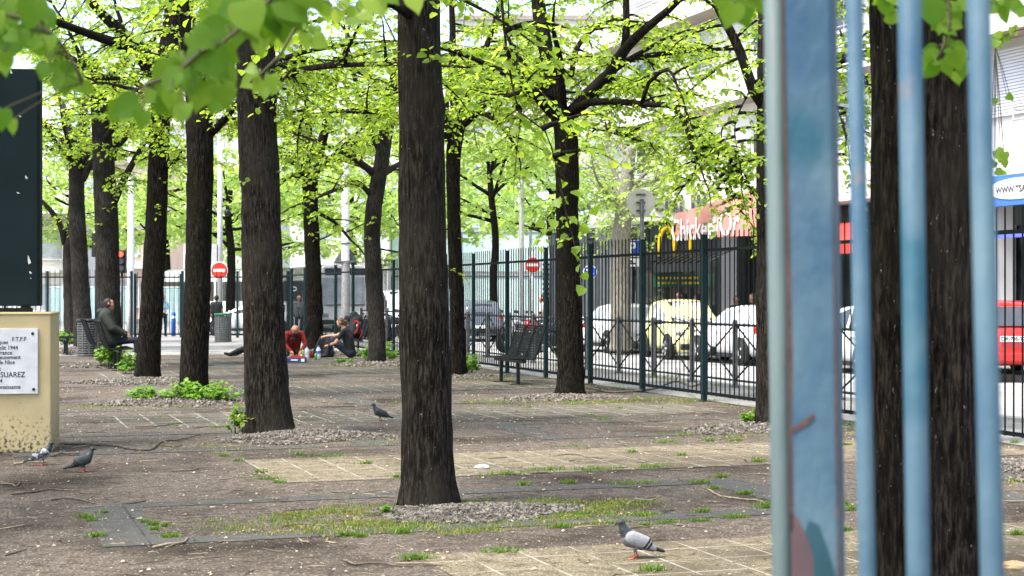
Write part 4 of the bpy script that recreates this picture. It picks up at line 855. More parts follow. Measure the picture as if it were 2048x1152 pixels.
# ------------------------------------------------------------------ cars
def car(label, loc, rotz, paint, scale=1.0, plate='', L=3.9, Hk=1.0, logo=False, glass='glass', wagon=0, plz=.56):
    """local: +x forward, y left"""
    t = thing('parked_car', label, 'car', loc, rotz); k = L/3.9
    st = [(1.95, .34, .50, .58, .52, .50), (1.90, .24, .60, .68, .70, .62), (1.66, .20, .70, .80, .79, .68), (1.15, .19, .84, .92, .83, .66), (.82, .19, .90, .99, .84, .70), (.45, .19, .92, 1.22, .845, .63), (.05, .19, .93, 1.42, .85, .59), (-.55, .19, .94, 1.475, .85, .60), (-1.15, .20, .95, 1.45, .845, .59),
          (-1.48-.2*wagon, .22, .95, 1.38, .82, .575), (-1.72-.12*wagon, .25, .92, 1.06+.12*wagon, .79, .64), (-1.86, .26, .84, .95, .77, .64), (-1.94, .34, .58, .66, .70, .62)]
    rings = []
    for (x, zl, zb, zt, hw, ht) in st:
        zt = zt if zt < 1.1 else zb+(zt-zb)*Hk
        hm = hw
        r = [(0, zl), (hw*.80, zl), (hm*.97, zl+.10), (hm, (zl+zb)*.5+.03), (hm*.975, zb-.03), (hw*.94, zb+.015), (ht+.03, zt-.05), (ht*.78, zt-.005), (0, zt+.015)]
        rings.append([(x*k, y, z) for y, z in r])
    n = len(rings[0]); m = MB()
    full = [rg_+[(x, -y, z) for x, y, z in rg_[-2:0:-1]] for rg_ in rings]; N_ = len(full[0])
    V = [p for r in full for p in r]; Fc = [(i*N_+(j+1) % N_, i*N_+j, (i+1)*N_+j, (i+1)*N_+(j+1) % N_) for i in range(len(full)-1) for j in range(N_)]
    Fc += [tuple(range(N_)), tuple((len(full)-1)*N_+j for j in range(N_-1, -1, -1))]
    m.add(V, Fc); m.build('body', paint, t, smooth=True)
    def panel(name, quad, mat, ins=.04, off=.006):
        q = [Vector(p) for p in quad]; c = sum(q, Vector())/4; nn = (q[1]-q[0]).cross(q[3]-q[0]).normalized()
        if nn.dot(c-Vector((0, 0, .8))) < 0: nn = -nn
        q = [p+(c-p).normalized()*ins+nn*off for p in q]; mm = MB(); mm.add(q+[p-nn*.03 for p in q], [(0, 1, 2, 3), (4, 7, 6, 5), (0, 4, 5, 1), (1, 5, 6, 2), (2, 6, 7, 3), (3, 7, 4, 0)]); return mm.build(name, mat, t)
    g = M[glass]
    for s in (1, -1):
        S3 = lambda i, j: (rings[i][j][0], s*rings[i][j][1], rings[i][j][2])
        panel('side_window', (S3(4, 5), S3(7, 5), S3(7, 6), S3(5, 6)), g, .06, .012); panel('side_window', (S3(7, 5), S3(9, 5), S3(9, 6), S3(7, 6)), g, .06, .012)
        mm = MB(); c = (.72*k, s*.93, 1.0); mm.box(c, (.12, .16, .13)); mm.build('mirror', paint if not logo else M['black'], t, bevel=.03)
        for xx in (.02, -.85):
            mm = MB(); mm.box((xx*k, s*.862, .80), (.16, .02, .025)); mm.build('door_handle', M['chrome'], t)
        mm = MB(); mm.box((-.1*k, s*.852, .24), (2.0*k, .03, .10)); mm.build('sill', M['black'], t)
        mm = MB(); mm.box((1.78*k, s*.60, .70), (.22, .22, .13), Matrix.Rotation(s*R(-28), 3, 'Z')); mm.build('headlight', M['chrome'], t, bevel=.04)
        mm = MB(); mm.box((-1.80*k, s*.68, .86), (.16, .17, .20), Matrix.Rotation(s*R(24), 3, 'Z')); mm.build('taillight', M['red_light'], t, bevel=.03)
        for x in (1.22*k, -1.20*k):
            rot = Matrix.Rotation(R(90), 3, 'X'); mm = MB(); mm.lathe([(.37, -.03), (.37, .03)], (x, s*.835, .33), 24, rot); mm.build('wheel_arch', M['black'], t)
            mm = MB(); mm.lathe([(.20, -.1), (.285, -.1), (.31, -.07), (.31, .07), (.285, .1), (.20, .1)], (x, s*.79, .31), 24, rot); wh = mm.build('wheel', M['rubber'], t, smooth=True)
            mm = MB(); mm.lathe([(.21, -.01), (.2, .012), (.05, .02)], (x, s*(.895), .31), 24, Matrix.Rotation(R(-90*s), 3, 'X')); mm.cm = 1
            for a in range(5):
                aa = a*2*math.pi/5; mm.box((x+.11*math.cos(aa), s*.91, .31+.11*math.sin(aa)), (.17, .02, .045), Matrix.Rotation(-aa, 3, 'Y'))
            mm.build('rim', [M['dark_steel'], M['pale_metal']], wh)
    c2 = lambda i, j, s: (rings[i][j][0], s*rings[i][j][1], rings[i][j][2])
    panel('windscreen_surround', (c2(4, 7, 1), c2(4, 7, -1), c2(6, 7, -1), c2(6, 7, 1)), M['black'], -.03, .012)
    panel('windscreen', (c2(4, 7, 1), c2(4, 7, -1), c2(6, 7, -1), c2(6, 7, 1)), g, .05, .02)
    panel('rear_window', (c2(9, 7, 1), c2(9, 7, -1), c2(11, 7, -1), c2(11, 7, 1)), g, .10, .05)
    mm = MB(); mm.box((1.93*k, 0, .36), (.08, 1.3, .16)); mm.build('front_grille', M['black'], t, bevel=.02)
    mm = MB(); mm.box((-1.93*k, 0, .40), (.08, 1.45, .18)); mm.build('rear_bumper', M['black'] if wagon else paint, t, bevel=.03)
    for xx, s in ((1.98*k, 1), (-1.985*k, -1)):
        mm = MB(); mm.box((xx, 0, .50 if s > 0 else plz), (.02, .52, .11)); pq_ = mm.build('number_plate', M['white_sign'], t)
        if plate: text(plate, .10, M['ink'], pq_, (xx+s*.012, 0, .50 if s > 0 else plz), (R(90), 0, R(90*s)), bold=.003)
    if logo:
        mm = MB(); disc(mm, (1.52*k, 0, .865), .36, .01, Matrix.Rotation(R(10), 3, 'Y')); mm.build('door_badge', M['white_sign'], t)
        mm = MB(); mm.tube([(.80*k, .3, 1.03), (.62*k, -.25, 1.16)], .012, 5); mm.tube([(.82*k, -.2, 1.02), (.66*k, -.62, 1.13)], .012, 5); mm.build('wiper', M['black'], t)
    return t
def paintm(name, c): m = pm(name, c, tuple(.96*x for x in c), 2, .25); m.node_tree.nodes['Principled BSDF'].inputs['Coat Weight'].default_value = .5; return m
P_white = paintm('car_white', (.74, .74, .73)); P_yellow = paintm('car_yellow', (.80, .75, .34)); P_red = paintm('car_red', (.52, .022, .016)); P_grey = paintm('car_grey', (.13, .15, .18)); P_silver = paintm('car_silver', (.4, .42, .45))
AWAY = math.atan2(CU, -SU); TOWARD = AWAY+math.pi
def pos(px, Y, z=-.13): q = W(px, HZ, Y); return Vector((q.x, q.y, z))
def on_lane(u, v): return UV(u, v, -.13)
def vY(u, Y): return (Y-u*SU)/CU
car('white hatchback parked beyond the fence, rear overlapped by the yellow car', on_lane(18.75, vY(17.9, 48.6)), AWAY, P_white, plate='AB-117-CD', glass='glass_pale')
car('pale yellow small car facing the camera behind the fence', on_lane(18.6, vY(17.6, 43.6)), TOWARD-R(7), P_yellow, L=3.35, logo=True, glass='glass_pale', Hk=1.24)
car('white hatchback parked nearest right of the yellow car, behind the forked tree', on_lane(18.7, vY(17.6, 40.2)), AWAY, P_white, glass='glass_pale')
car('white car seen in the narrow gap right of the blue gate post', on_lane(19.0, vY(18, 35.6)), AWAY+R(2), P_white, glass='glass', Hk=1.08, L=4.1)
car('red hatchback seen from behind at the right edge', Vector((9.95, 33.2, -.02)), R(86), P_red, plate='DX-705-TZ', L=3.7, Hk=1.07, plz=.76)
car('grey estate car with red tail lights, beyond the narrow tree', pos(955, 61), R(96), P_grey, glass='glass', wagon=1, L=4.3, Hk=1.12)
car('white delivery car behind the fence left of the thick middle trunk', pos(800, 72), R(-75), P_white, L=5.2, Hk=1.9, wagon=1)
car('white car parked by the far gate behind the green topped bin', pos(500, 70), R(185), P_white, L=4.3)
# bus
def bus(label, loc, rotz, L=10.5):
    t = thing('bus', label, 'bus', loc, rotz); m = MB(); prof = [(-1.25, .35), (1.25, .35), (1.27, 1.2), (1.24, 2.6), (1.1, 3.05), (.7, 3.15), (-.7, 3.15), (-1.1, 3.05), (-1.24, 2.6), (-1.27, 1.2)]
    Mx = Matrix(((0, 0, 1, 0), (1, 0, 0, 0), (0, 1, 0, 0), (0, 0, 0, 1))); m.prism(prof, 0, -L, Mx); m.build('body', P_white, t, bevel=.08)
    m = MB(); m.box((.012, 0, 1.9), (.05, 2.26, 1.35)); m.build('windscreen', M['glass_pale'], t, bevel=.05)
    m = MB(); m.box((.012, 0, 2.83), (.05, 1.9, .32)); m.build('destination_display', M['glass'], t, bevel=.02)
    for s in (-1, 1):
        for k in range(5): m = MB(); m.box((-1.2-k*1.8, s*1.27, 1.95), (1.66, .03, 1.05)); m.build('side_window', M['glass'], t, bevel=.03)
        m = MB(); m.box((.02, s*.95, .82), (.05, .36, .2)); m.build('headlight', M['chrome'], t, bevel=.04)
        m = MB(); m.tube([(0, s*1.2, 2.6), (.3, s*1.4, 2.5)], .025, 6); m.box((.32, s*1.42, 2.25), (.08, .2, .4)); m.build('mirror', M['black'], t)
        for x in (-2.2, -7.6):
            m = MB(); m.lathe([(.3, -.14), (.48, -.13), (.5, 0), (.48, .13), (.3, .14)], (x, s*1.14, .5), 22, Matrix.Rotation(R(90), 3, 'X')); wh = m.build('wheel', M['rubber'], t, smooth=True); m = MB(); m.lathe([(.28, 0), (.26, .02), (.08, .03)], (x, s*1.28, .5), 20, Matrix.Rotation(R(-90*s), 3, 'X')); m.build('rim', M['pale_metal'], wh)
    m = MB(); m.box((.03, 0, .5), (.06, 2.3, .22)); m.build('bumper', M['dark_steel'], t, bevel=.03); m = MB(); m.tube([(.05, -.9, 1.28), (.05, .1, 1.32)], .02, 5); m.tube([(.05, .1, 1.27), (.05, .95, 1.30)], .02, 5); m.build('wiper', M['black'], t)
    m = MB(); m.box((-4.5, 0, 3.3), (3, 1.6, .3)); m.build('roof_unit', P_white, t, bevel=.06)
bus('white bus facing the street, behind the post with the triangular sign', pos(690, 74, -.15), R(-72))
bus('white coach seen from its side, left of the slender forked tree', pos(640, 86, -.15), R(-20), 9)
t = thing('route_board', 'dark board with pale letters on the coach side, behind the fence', 'sign', pos(586, 69, -.1), 0); m = MB(); m.box((0, 0, 1.9), (.75, .08, .8)); m.build('panel', M['glass'], t); m = MB(); m.tube([(0, .06, 0), (0, .06, 2.3)], .04, 8); m.build('post', M['steel'], t)
text('lo', .42, M['white_sign'], t, (.02, -.05, 2.0), RCAM, bold=.008)
def motorbike(label, loc, rotz, col):
    t = thing('motorbike', label, 'motorbike', loc, rotz, None); rot = Matrix.Rotation(R(90), 3, 'X')
    for x in (.68, -.62):
        m = MB(); m.lathe([(.24, -.05), (.30, -.05), (.32, 0), (.30, .05), (.24, .05)], (x, 0, .32), 22, rot); wh = m.build('wheel', M['rubber'], t, smooth=True)
        m = MB(); [m.box((x, 0, .32), (.48, .02, .03), Matrix.Rotation(a*math.pi/4, 3, 'Y')) for a in range(4)]; m.lathe([(.05, -.06), (.05, .06)], (x, 0, .32), 10, rot); m.build('rim', M['chrome'], wh)
    m = MB(); m.tube([(.68, .07, .32), (.5, .07, .85)], .025, 6); m.tube([(.68, -.07, .32), (.5, -.07, .85)], .025, 6); m.build('fork', M['chrome'], t)
    m = MB(); m.tube(crom([(.45, 0, .86), (.25, 0, .84), (.02, 0, .8), (-.1, 0, .74)], .06), [.09, .15, .16, .14, .13, .12, .11, .10, .1, .1][:len(crom([(.45, 0, .86), (.25, 0, .84), (.02, 0, .8), (-.1, 0, .74)], .06))], 10); m.build('fuel_tank', col, t, smooth=True)
    m = MB(); m.tube(crom([(-.05, 0, .80), (-.3, 0, .78), (-.62, 0, .88), (-.8, 0, .92)], .08), .11, 8); m.build('seat', M['black'], t, smooth=True)
    m = MB(); m.box((.02, 0, .45), (.46, .26, .34)); m.lathe([(.10, -.2), (.10, .2)], (.05, 0, .40), 12, rot); m.tube([(.35, 0, .75), (.4, 0, .4), (-.2, 0, .34), (-.62, 0, .32)], .03, 6); m.build('engine', M['dark_steel'], t)
    m = MB(); m.tube([(.1, .14, .3), (-.4, .16, .3), (-.85, .17, .42)], [.03, .045, .06], 8); m.build('exhaust', M['chrome'], t)
    m = MB(); m.tube([(.40, -.36, 1.02), (.5, -.1, 1.0), (.5, .1, 1.0), (.40, .36, 1.02)], .017, 6); [m.tube([(.5, s*.15, 1.0), (.52, s*.34, 1.2)], .008, 5) for s in (-1, 1)]; [m.box((.52, s*.36, 1.24), (.03, .13, .08)) for s in (-1, 1)]; m.build('handlebar', M['black'], t)
    m = MB(); m.lathe([(.06, -.05), (.1, .03), (.1, .06)], (.6, 0, .88), 14, Matrix.Rotation(R(90), 3, 'Y')); m.build('headlight', M['chrome'], t); m = MB(); m.box((-.86, 0, .86), (.06, .16, .08)); m.build('taillight', M['red_light'], t)
P_black = paintm('bike_black', (.02, .02, .022))
motorbike('motorbike with a red tank parked between the fence and the forked tree', pos(1078, 46), R(200), P_red)
motorbike('black motorbike with pale seat parked left of the red tanked one', pos(1046, 48), R(215), P_silver)
motorbike('dark motorbike half hidden behind the forked tree trunk', pos(1108, 44.5), R(195), P_black)
motorbike('black motorbike far behind the fence, right of the slanting trunk', pos(800, 56), R(170), P_black)
motorbike('parked motorbike behind the bench with the black backpack', pos(735, 56), R(10), P_black)
# ------------------------------------------------------------------ people and pigeons: capsules fused into one continuous surface
DG = None
def fused(name, caps, mats, parent, voxel, smooth=2, fix=None, loc=None):
    """caps: (p0, p1, r0, r1, material index[, (sx,sy,sz) about p0])"""
    m = MB()
    for c in caps:
        p0, p1, r0, r1 = Vector(c[0]), Vector(c[1]), c[2], c[3]; ax = p1-p0; L = max(ax.length, 1e-5); q = ax.to_track_quat('Z', 'X') if ax.length > 1e-5 else None
        prof = [(r0*math.cos(a), r0*math.sin(a)) for a in np.linspace(-1.5, 0, 5)]+[(r1*math.cos(a), L+r1*math.sin(a)) for a in np.linspace(0, 1.5, 5)]
        k = MB(); k.lathe(prof, (0, 0, 0), 12); v = k.v[0]; Rm = np.array(q.to_matrix()) if q else np.eye(3); v = v @ Rm.T
        if len(c) > 5: v = v*np.array(c[5])
        m.add(v+np.array(p0), k.f)
    me = bpy.data.meshes.new('tmp'); me.from_pydata(np.concatenate(m.v).tolist(), [], m.f); o = bpy.data.objects.new('tmp', me); S.collection.objects.link(o)
    r = o.modifiers.new('r', 'REMESH'); r.mode = 'VOXEL'; r.voxel_size = voxel
    s = o.modifiers.new('s', 'SMOOTH'); s.iterations = smooth; s.factor = .5
    dg = bpy.context.evaluated_depsgraph_get(); me2 = bpy.data.meshes.new_from_object(o.evaluated_get(dg)); me2.name = name; bpy.data.objects.remove(o); bpy.data.meshes.remove(me)
    for x in mats: me2.materials.append(x)
    n = len(me2.polygons); C = np.empty(n*3); me2.polygons.foreach_get('center', C); C = C.reshape(-1, 3); best = np.full(n, 1e9); idx = np.zeros(n, int)
    for c in caps:
        if c[4] < 0: continue
        p0, p1 = np.array(c[0], float), np.array(c[1], float); sc = np.array(c[5]) if len(c) > 5 else np.ones(3); X_ = (C-p0)/sc; d = (p1-p0); t = np.clip(X_ @ d/(d @ d+1e-9), 0, 1); ds = np.linalg.norm(X_-t[:, None]*d, axis=1)-(c[2]+(c[3]-c[2])*t)
        b = ds < best; best[b] = ds[b]; idx[b] = c[4]
    if fix: idx = fix(C, idx)
    me2.polygons.foreach_set('material_index', idx.astype(np.int32)); me2.polygons.foreach_set('use_smooth', [True]*n)
    return link(name, me2, parent, loc)
def V3(*a): return Vector(a)
M['eye'] = pm('eye', (.02, .015, .012), (.03, .02, .015), 5, .3); M['lips'] = pm('lips', (.32, .12, .09), (.28, .1, .08), 9, .5)
def hand(caps, wr, dirn, palm_n, curl=.5, mi=0, s=1.0):
    d = Vector(dirn).normalized(); n = Vector(palm_n); n = (n-d*n.dot(d)).normalized(); b = d.cross(n)
    caps.append((wr, wr+d*.085*s, .026*s, .033*s, mi))
    caps.append((wr+d*.05*s-b*.018*s, wr+d*.085*s+b*.02*s, .022*s, .022*s, mi))
    for k, ln in enumerate((.068, .078, .072, .055)):
        p = wr+d*.088*s+b*(-.030+.020*k)*s; q = p+(d*math.cos(curl*.6)+n*math.sin(curl*.6))*ln*.5*s; e = q+(d*math.cos(curl*1.5)+n*math.sin(curl*1.5))*ln*.5*s; caps += [(p, q, .0095*s, .009*s, mi), (q, e, .009*s, .0075*s, mi)]
    p = wr+d*.025*s-b*.03*s; q = p+(d*.6-b*.6+n*.35).normalized()*.038*s; caps += [(p, q, .012*s, .011*s, mi), (q, q+(d*.9-b*.1+n*.4).normalized()*.03*s, .0105*s, .009*s, mi)]
def person(label, loc, rotz, J, mats, voxel=.012, hair=None, hairmat=None, puff=0, sleeve=True, face=(1, 0, 0), beard=None, shoes=3, hands=None, s=1.0, extra=None, bare=False):
    """J: joint positions, local +x is forward. mats: skin, top, trousers, shoes"""
    t = thing('person', label, 'person', loc, rotz); J = {k: Vector(v)*s for k, v in J.items()}; mats = list(mats)+[M['eye'], M['lips'], hairmat or M['hair_dark']]
    f = Vector(face).normalized(); h = J['head']; up = (h-J['neck']).normalized(); up = (Vector((0, 0, 1))*.6+up*.4); up = (up-f*up.dot(f)).normalized(); sd = up.cross(f)
    c = [(h+up*.035-f*.012, h+up*.03+f*.012, .088, .082, 0), (h-up*.03+f*.02, h-up*.075+f*.045, .066, .045, 0), (h-up*.02+f*.086, h+up*.018+f*.078, .017, .010, 0), (h-up*.105+f*.055, h-up*.1+f*.06, .022, .022, 0)]
    for q in (-1, 1): c += [(h+up*.022+f*.082+sd*q*.031, h+up*.022+f*.084+sd*q*.033, .011, .011, 4), (h-f*.005+sd*q*.088, h+up*.02-f*.012+sd*q*.090, .016, .02, 0), (h-up*.012+f*.055+sd*q*.045, h-up*.03+f*.05+sd*q*.04, .034, .03, 0)]
    c += [(h-up*.058+f*.086-sd*.016, h-up*.058+f*.086+sd*.016, .011, .011, 5)]
    if beard: c += [(h-up*.075+f*.062-sd*.035, h-up*.075+f*.062+sd*.035, .042, .042, 6), (h-up*.09+f*.07, h-up*(.09+beard)+f*.075, .046, .028, 6)]
    c += [(J['neck'], h-up*.05, .056, .052, 0)]
    P = puff; sl, sr = J['shl'], J['shr']; pv, ch = J['pelvis'], J['chest']; lat = (sl-sr).normalized(); ti = 0 if bare else 1
    c += [(sl-lat*.03, sr+lat*.03, .070+P, .070+P, ti), (J['neck']-up*.03, ch, .075+P, .13+P, ti)]
    for q in (-1, 1): c += [(pv+lat*q*.07, ch+lat*q*.075, .105+P, .115+P, ti), (ch+lat*q*.075, (sl if q > 0 else sr)-lat*q*.04, .11+P, .07+P, ti)]
    c += [(pv+lat*.08, pv-lat*.08, .118, .118, 2)]
    for a, q in (('l', 1), ('r', -1)):
        up_m = ti; fo = 1 if sleeve else 0
        if bare: fo = 0
        sh, el, wr = J['sh'+a], J['el'+a], J['wr'+a]
        if sleeve or bare: c += [(sh, el, .058+P*.8, .046+P*.7, up_m), (el, wr, .045+P*.7, .034+P*.4, fo)]
        else: mid = sh+(el-sh)*.62; c += [(sh, mid, .060, .056, 1), (mid, el, .047, .042, 0), (el, wr, .041, .029, 0)]
        hp, kn, an, to = J['hp'+a], J['kn'+a], J['an'+a], J['to'+a]; c += [(hp, kn, .088, .064, 2), (kn, kn+(an-kn)*.35, .062, .062, 2), (kn+(an-kn)*.35, an, .062, .046, 2), (an, to, .046, .036, 3), (an-(to-an).normalized()*.05, an, .042, .046, 3)]
        d = (wr-el).normalized(); hd = (hands or {}).get(a, (d, Vector((0, 0, -1)) if abs(d.z) < .8 else Vector((1, 0, 0)), .5)); hand(c, wr, Vector(hd[0]), Vector(hd[1]), hd[2])
    body = fused('body', c, mats, t, voxel, 2)
    if hair:
        hc = [(h+up*.045-f*.028, h+up*.03-f*.02, .093, .09, 0), (h-f*.05, h-up*.05-f*.045, .07, .055, 0)]
        for q in (-1, 1): hc += [(h+up*.03-f*.01+sd*q*.03, h-up*.02-f*.03+sd*q*.05, .066, .045, 0)]
        if hair == 'tail': hc += [(h-f*.10, h-f*.14-up*.01, .04, .034, 0), (h-f*.14-up*.01, h-f*.165-up*.09, .03, .015, 0)]
        if hair == 'long': hc += [(h-f*.05+sd*q*.05, h-f*.03-up*.16+sd*q*.07, .05, .04, 0) for q in (-1, 1)]
        if hair == 'thin': hc = [(h+up*.02-f*.055, h-up*.02-f*.05, .078, .062, 0)]+[(h-f*.03+sd*q*.055, h-f*.03+sd*q*.055-up*.03, .04, .035, 0) for q in (-1, 1)]
        fused('hair', hc, [hairmat or M['hair_dark']], t, .011, 2)
    return t, J
def fabric(n, a, b=None): return pm(n, a, b or tuple(.7*x for x in a), 22, .9, .25, 0, (1, 1, 1), 60)
F_olive = fabric('jacket_olive', (.035, .042, .034), (.022, .027, .022)); F_black = fabric('cloth_black', (.012, .012, .014), (.018, .018, .02)); F_navy = fabric('cloth_navy', (.018, .022, .035)); F_red = fabric('hoodie_red', (.20, .014, .013), (.13, .010, .009)); F_lblue = fabric('cloth_light_blue', (.35, .5, .58)); F_grey = fabric('cloth_grey', (.14, .14, .15)); F_shoe = fabric('shoe_dark', (.02, .018, .016)); F_brown = fabric('trousers_brown', (.06, .042, .03)); F_white = fabric('cloth_white', (.6, .58, .55))
STAND = dict(pelvis=(0, 0, .95), chest=(.0, 0, 1.26), neck=(.0, 0, 1.47), head=(.02, 0, 1.62), shl=(0, .18, 1.41), shr=(0, -.18, 1.41), ell=(-.03, .25, 1.13), elr=(-.03, -.25, 1.13), wrl=(.08, .25, .90), wrr=(.08, -.25, .90), hpl=(0, .09, .9), hpr=(0, -.09, .9), knl=(.03, .1, .49), knr=(.03, -.1, .49), anl=(-.02, .11, .08), anr=(-.02, -.11, .08), tol=(.15, .13, .035), tor=(.15, -.13, .035))
BENCH = dict(pelvis=(0, 0, .59), chest=(-.10, 0, .92), neck=(-.10, 0, 1.14), head=(-.05, 0, 1.29), shl=(-.12, .20, 1.07), shr=(-.12, -.20, 1.07), ell=(.02, .27, .83), elr=(.02, -.27, .83), wrl=(.25, .14, .72), wrr=(.25, -.14, .70), hpl=(.03, .09, .57), hpr=(.03, -.09, .57), knl=(.46, .13, .60), knr=(.46, -.13, .60), anl=(.50, .14, .09), anr=(.50, -.14, .09), tol=(.67, .16, .035), tor=(.67, -.16, .035))
# man on the bench: faces along the row axis, to the right in the picture
person('man in a dark green padded jacket sitting sideways on the bench, looking right', Vector((-8.55, 34.2, -.02)), PHI-R(8), BENCH, (M['skin_ruddy'], F_olive, F_navy, F_shoe), .011, True, M['hair_dark'], puff=.062, face=(1, .05, .05), s=1.1)
_p = bpy.data.objects[-1] if False else None
def hood(parent, c, r, mat):
    fused('hood', [(Vector(c)+Vector((-.02, y, 0)), Vector(c)+Vector((.06, y*1.6, .0)), r, r*.8, 0) for y in (-.09, 0, .09)], [mat], parent, .014, 2)
pt = [o for o in S.objects if o.get('category') == 'person'][0]; hood(pt, (-.22, 0, 1.265), .075, F_olive)
# man in black t-shirt, sitting on the ground, knees drawn up, facing left
GS2 = dict(pelvis=(0, 0, .13), chest=(.07, 0, .46), neck=(.15, 0, .67), head=(.24, 0, .80), shl=(.12, .19, .62), shr=(.12, -.19, .62), ell=(.26, .30, .37), elr=(.40, -.24, .52), wrl=(.48, .13, .30), wrr=(.66, -.20, .50), hpl=(.02, .1, .13), hpr=(.02, -.1, .13), knl=(.40, .16, .40), knr=(.46, -.18, .44), anl=(.52, .10, .08), anr=(.64, -.12, .08), tol=(.70, .12, .06), tor=(.82, -.12, .07))
person('man with a ponytail in black t-shirt sitting on the ground with knees drawn up', G(702, 718)+Vector((0, .0, 0)), R(180)-R(12), GS2, (M['skin'], F_black, F_navy, F_shoe), .009, 'tail', M['hair_brown'], sleeve=False, face=(.93, .12, -.42), beard=.02, hands={'l': ((.9, -.3, -.15), (-.1, .2, -1), .5), 'r': ((.9, .1, -.3), (0, 0, -1), .7)}, s=1.12)
# man in red, kneeling and bent forward behind the second trunk
KN = dict(pelvis=(-.05, 0, .24), chest=(.10, 0, .50), neck=(.22, 0, .68), head=(.33, 0, .74), shl=(.18, .20, .63), shr=(.18, -.20, .63), ell=(.30, .27, .38), elr=(.30, -.27, .38), wrl=(.46, .14, .22), wrr=(.46, -.14, .22), hpl=(0, .1, .22), hpr=(0, -.1, .22), knl=(.36, .24, .12), knr=(.36, -.24, .12), anl=(-.05, .26, .07), anr=(-.05, -.26, .07), tol=(-.2, .24, .05), tor=(-.2, -.24, .05))
t, J = person('balding bearded man in a red hooded top bent forward on the ground', G(584, 718)+Vector((0, .15, 0)), R(-72), KN, (M['skin_ruddy'], F_red, F_brown, F_shoe), .009, 'thin', M['hair_dark'], puff=.02, face=(.72, 0, -.5), beard=.07, s=.98)
fused('chest_print', [(Vector((.27, y, .52)), Vector((.29, y*.9, .50)), .03, .028, 0) for y in (-.08, 0, .08)], [F_black], t, .01)
# person in black lying behind the second trunk: only a bent leg shows
LY = dict(pelvis=(0, 0, .14), chest=(-.02, .0, .47), neck=(-.02, 0, .68), head=(.0, 0, .82), shl=(-.03, .19, .62), shr=(-.03, -.19, .62), ell=(-.14, .28, .36), elr=(.14, -.26, .38), wrl=(-.25, .26, .12), wrr=(.3, -.14, .28), hpl=(.03, .1, .13), hpr=(.03, -.1, .13), knl=(.46, .16, .24), knr=(.46, -.12, .22), anl=(.80, .18, .09), anr=(.74, -.24, .08), tol=(.90, .22, .12), tor=(.86, -.32, .06))
person('person in black trousers sitting hidden behind the second trunk, one leg showing', G(523, 716)+Vector((0, .1, 0)), R(176), LY, (M['skin'], F_lblue, F_black, F_shoe), .013, True, M['hair_dark'])
# standing and walking people beyond the far gate
def walk(**k): d = dict(STAND); d.update(k); return d
t, J = person('man in dark t-shirt with a black rucksack standing by the far gate', pos(433, 63.5, -.15), R(85), walk(ell=(-.02, .27, 1.13), wrl=(.12, .26, .92)), (M['skin'], F_navy, F_black, F_shoe), .014, True, M['hair_dark'], sleeve=False)
def bag(name, label, loc, caps, mat, extra=(), cat='bag', vox=.012, rotz=0):
    t = thing(name, label, cat, loc, rotz); fused('bag_body', caps, [mat], t, vox)
    for nm, pts, r, mt in extra: m = MB(); m.tube(crom(pts, .04), r, 6); m.build(nm, mt, t, smooth=True)
    return t
o = pos(433, 63.5, -.15); bag('rucksack', 'black rucksack worn by the standing man at the far gate', o, [(Vector((x, -.2, z0)), Vector((x, -.2, z1)), .12, .10, 0) for x, z0, z1 in ((-.08, 1.08, 1.34), (.08, 1.08, 1.34))], F_black, [('strap', [(-.1, -.14, 1.4), (-.12, .0, 1.47), (-.12, .1, 1.32)], .02, F_black), ('strap', [(.1, -.14, 1.4), (.12, .0, 1.47), (.12, .1, 1.32)], .02, F_black)])
person('person in a light blue top standing behind the leaning dark trunk', pos(326, 66, -.15), R(-60), walk(ell=(.02, .24, 1.14), wrl=(.22, .12, 1.05), elr=(.02, -.24, 1.14), wrr=(.22, -.1, 1.08)), (M['skin'], F_lblue, F_navy, F_shoe), .015, True, M['hair_brown'])
person('person in a dark jacket behind the fence, left of the slender forked tree', pos(598, 64, -.15), R(-80), STAND, (M['skin'], F_grey, F_navy, F_shoe), .015, 'long', M['hair_dark'], puff=.02)
person('person in a pale top standing by the motorbikes', pos(1086, 47.5, -.13), R(170), walk(ell=(.02, .26, 1.14), wrl=(.25, .2, 1.05)), (M['skin'], F_white, F_grey, F_shoe), .015, True, M['hair_dark'], sleeve=False)
SIT = dict(BENCH)
person('shirtless bald man sitting on the terrace behind the yellow car', W(1357, HZ, 49).xy.to_3d()+Vector((0, 0, .26)), R(95), SIT, (M['skin'], F_white, F_grey, F_shoe), .014, None, None, bare=True)
person('person with a black and white cap on the terrace behind the yellow car', W(1392, HZ, 49.2).xy.to_3d()+Vector((0, 0, .22)), R(140), SIT, (M['skin'], F_white, F_black, F_shoe), .015, True, M['hair_dark'], sleeve=False)
person('dark haired person sitting behind the nearest white hatchback', W(1500, HZ, 47.5).xy.to_3d()+Vector((0, 0, .22)), R(200), SIT, (M['skin'], F_black, F_black, F_shoe), .015, 'long', M['hair_brown'])
person('person in brown seated at the terrace beside the white column', W(1470, HZ, 48.5).xy.to_3d()+Vector((0, 0, .16)), R(230), SIT, (M['skin'], F_brown, F_black, F_shoe), .015, True, M['hair_dark'])
for lab, px, Y, dz in (('terrace chair under the shirtless man', 1357, 49, .26), ('terrace chair under the person with the cap', 1392, 49.2, .22), ('terrace chair under the dark haired person', 1500, 47.5, .22), ('terrace chair under the person in brown', 1470, 48.5, .16)):
    q = W(px, HZ, Y); t = thing('stool', lab, 'chair', (q.x, q.y, 0)); m = MB(); m.lathe([(.2, .44+dz), (.21, .46+dz), (.2, .48+dz)], seg=16); m.build('seat', M['black'], t)
    for a in range(4): m = MB(); m.tube([(.14*math.cos(a*1.57+.8), .14*math.sin(a*1.57+.8), .45+dz), (.2*math.cos(a*1.57+.8), .2*math.sin(a*1.57+.8), 0)], .018, 6); m.build('leg', M['black'], t)
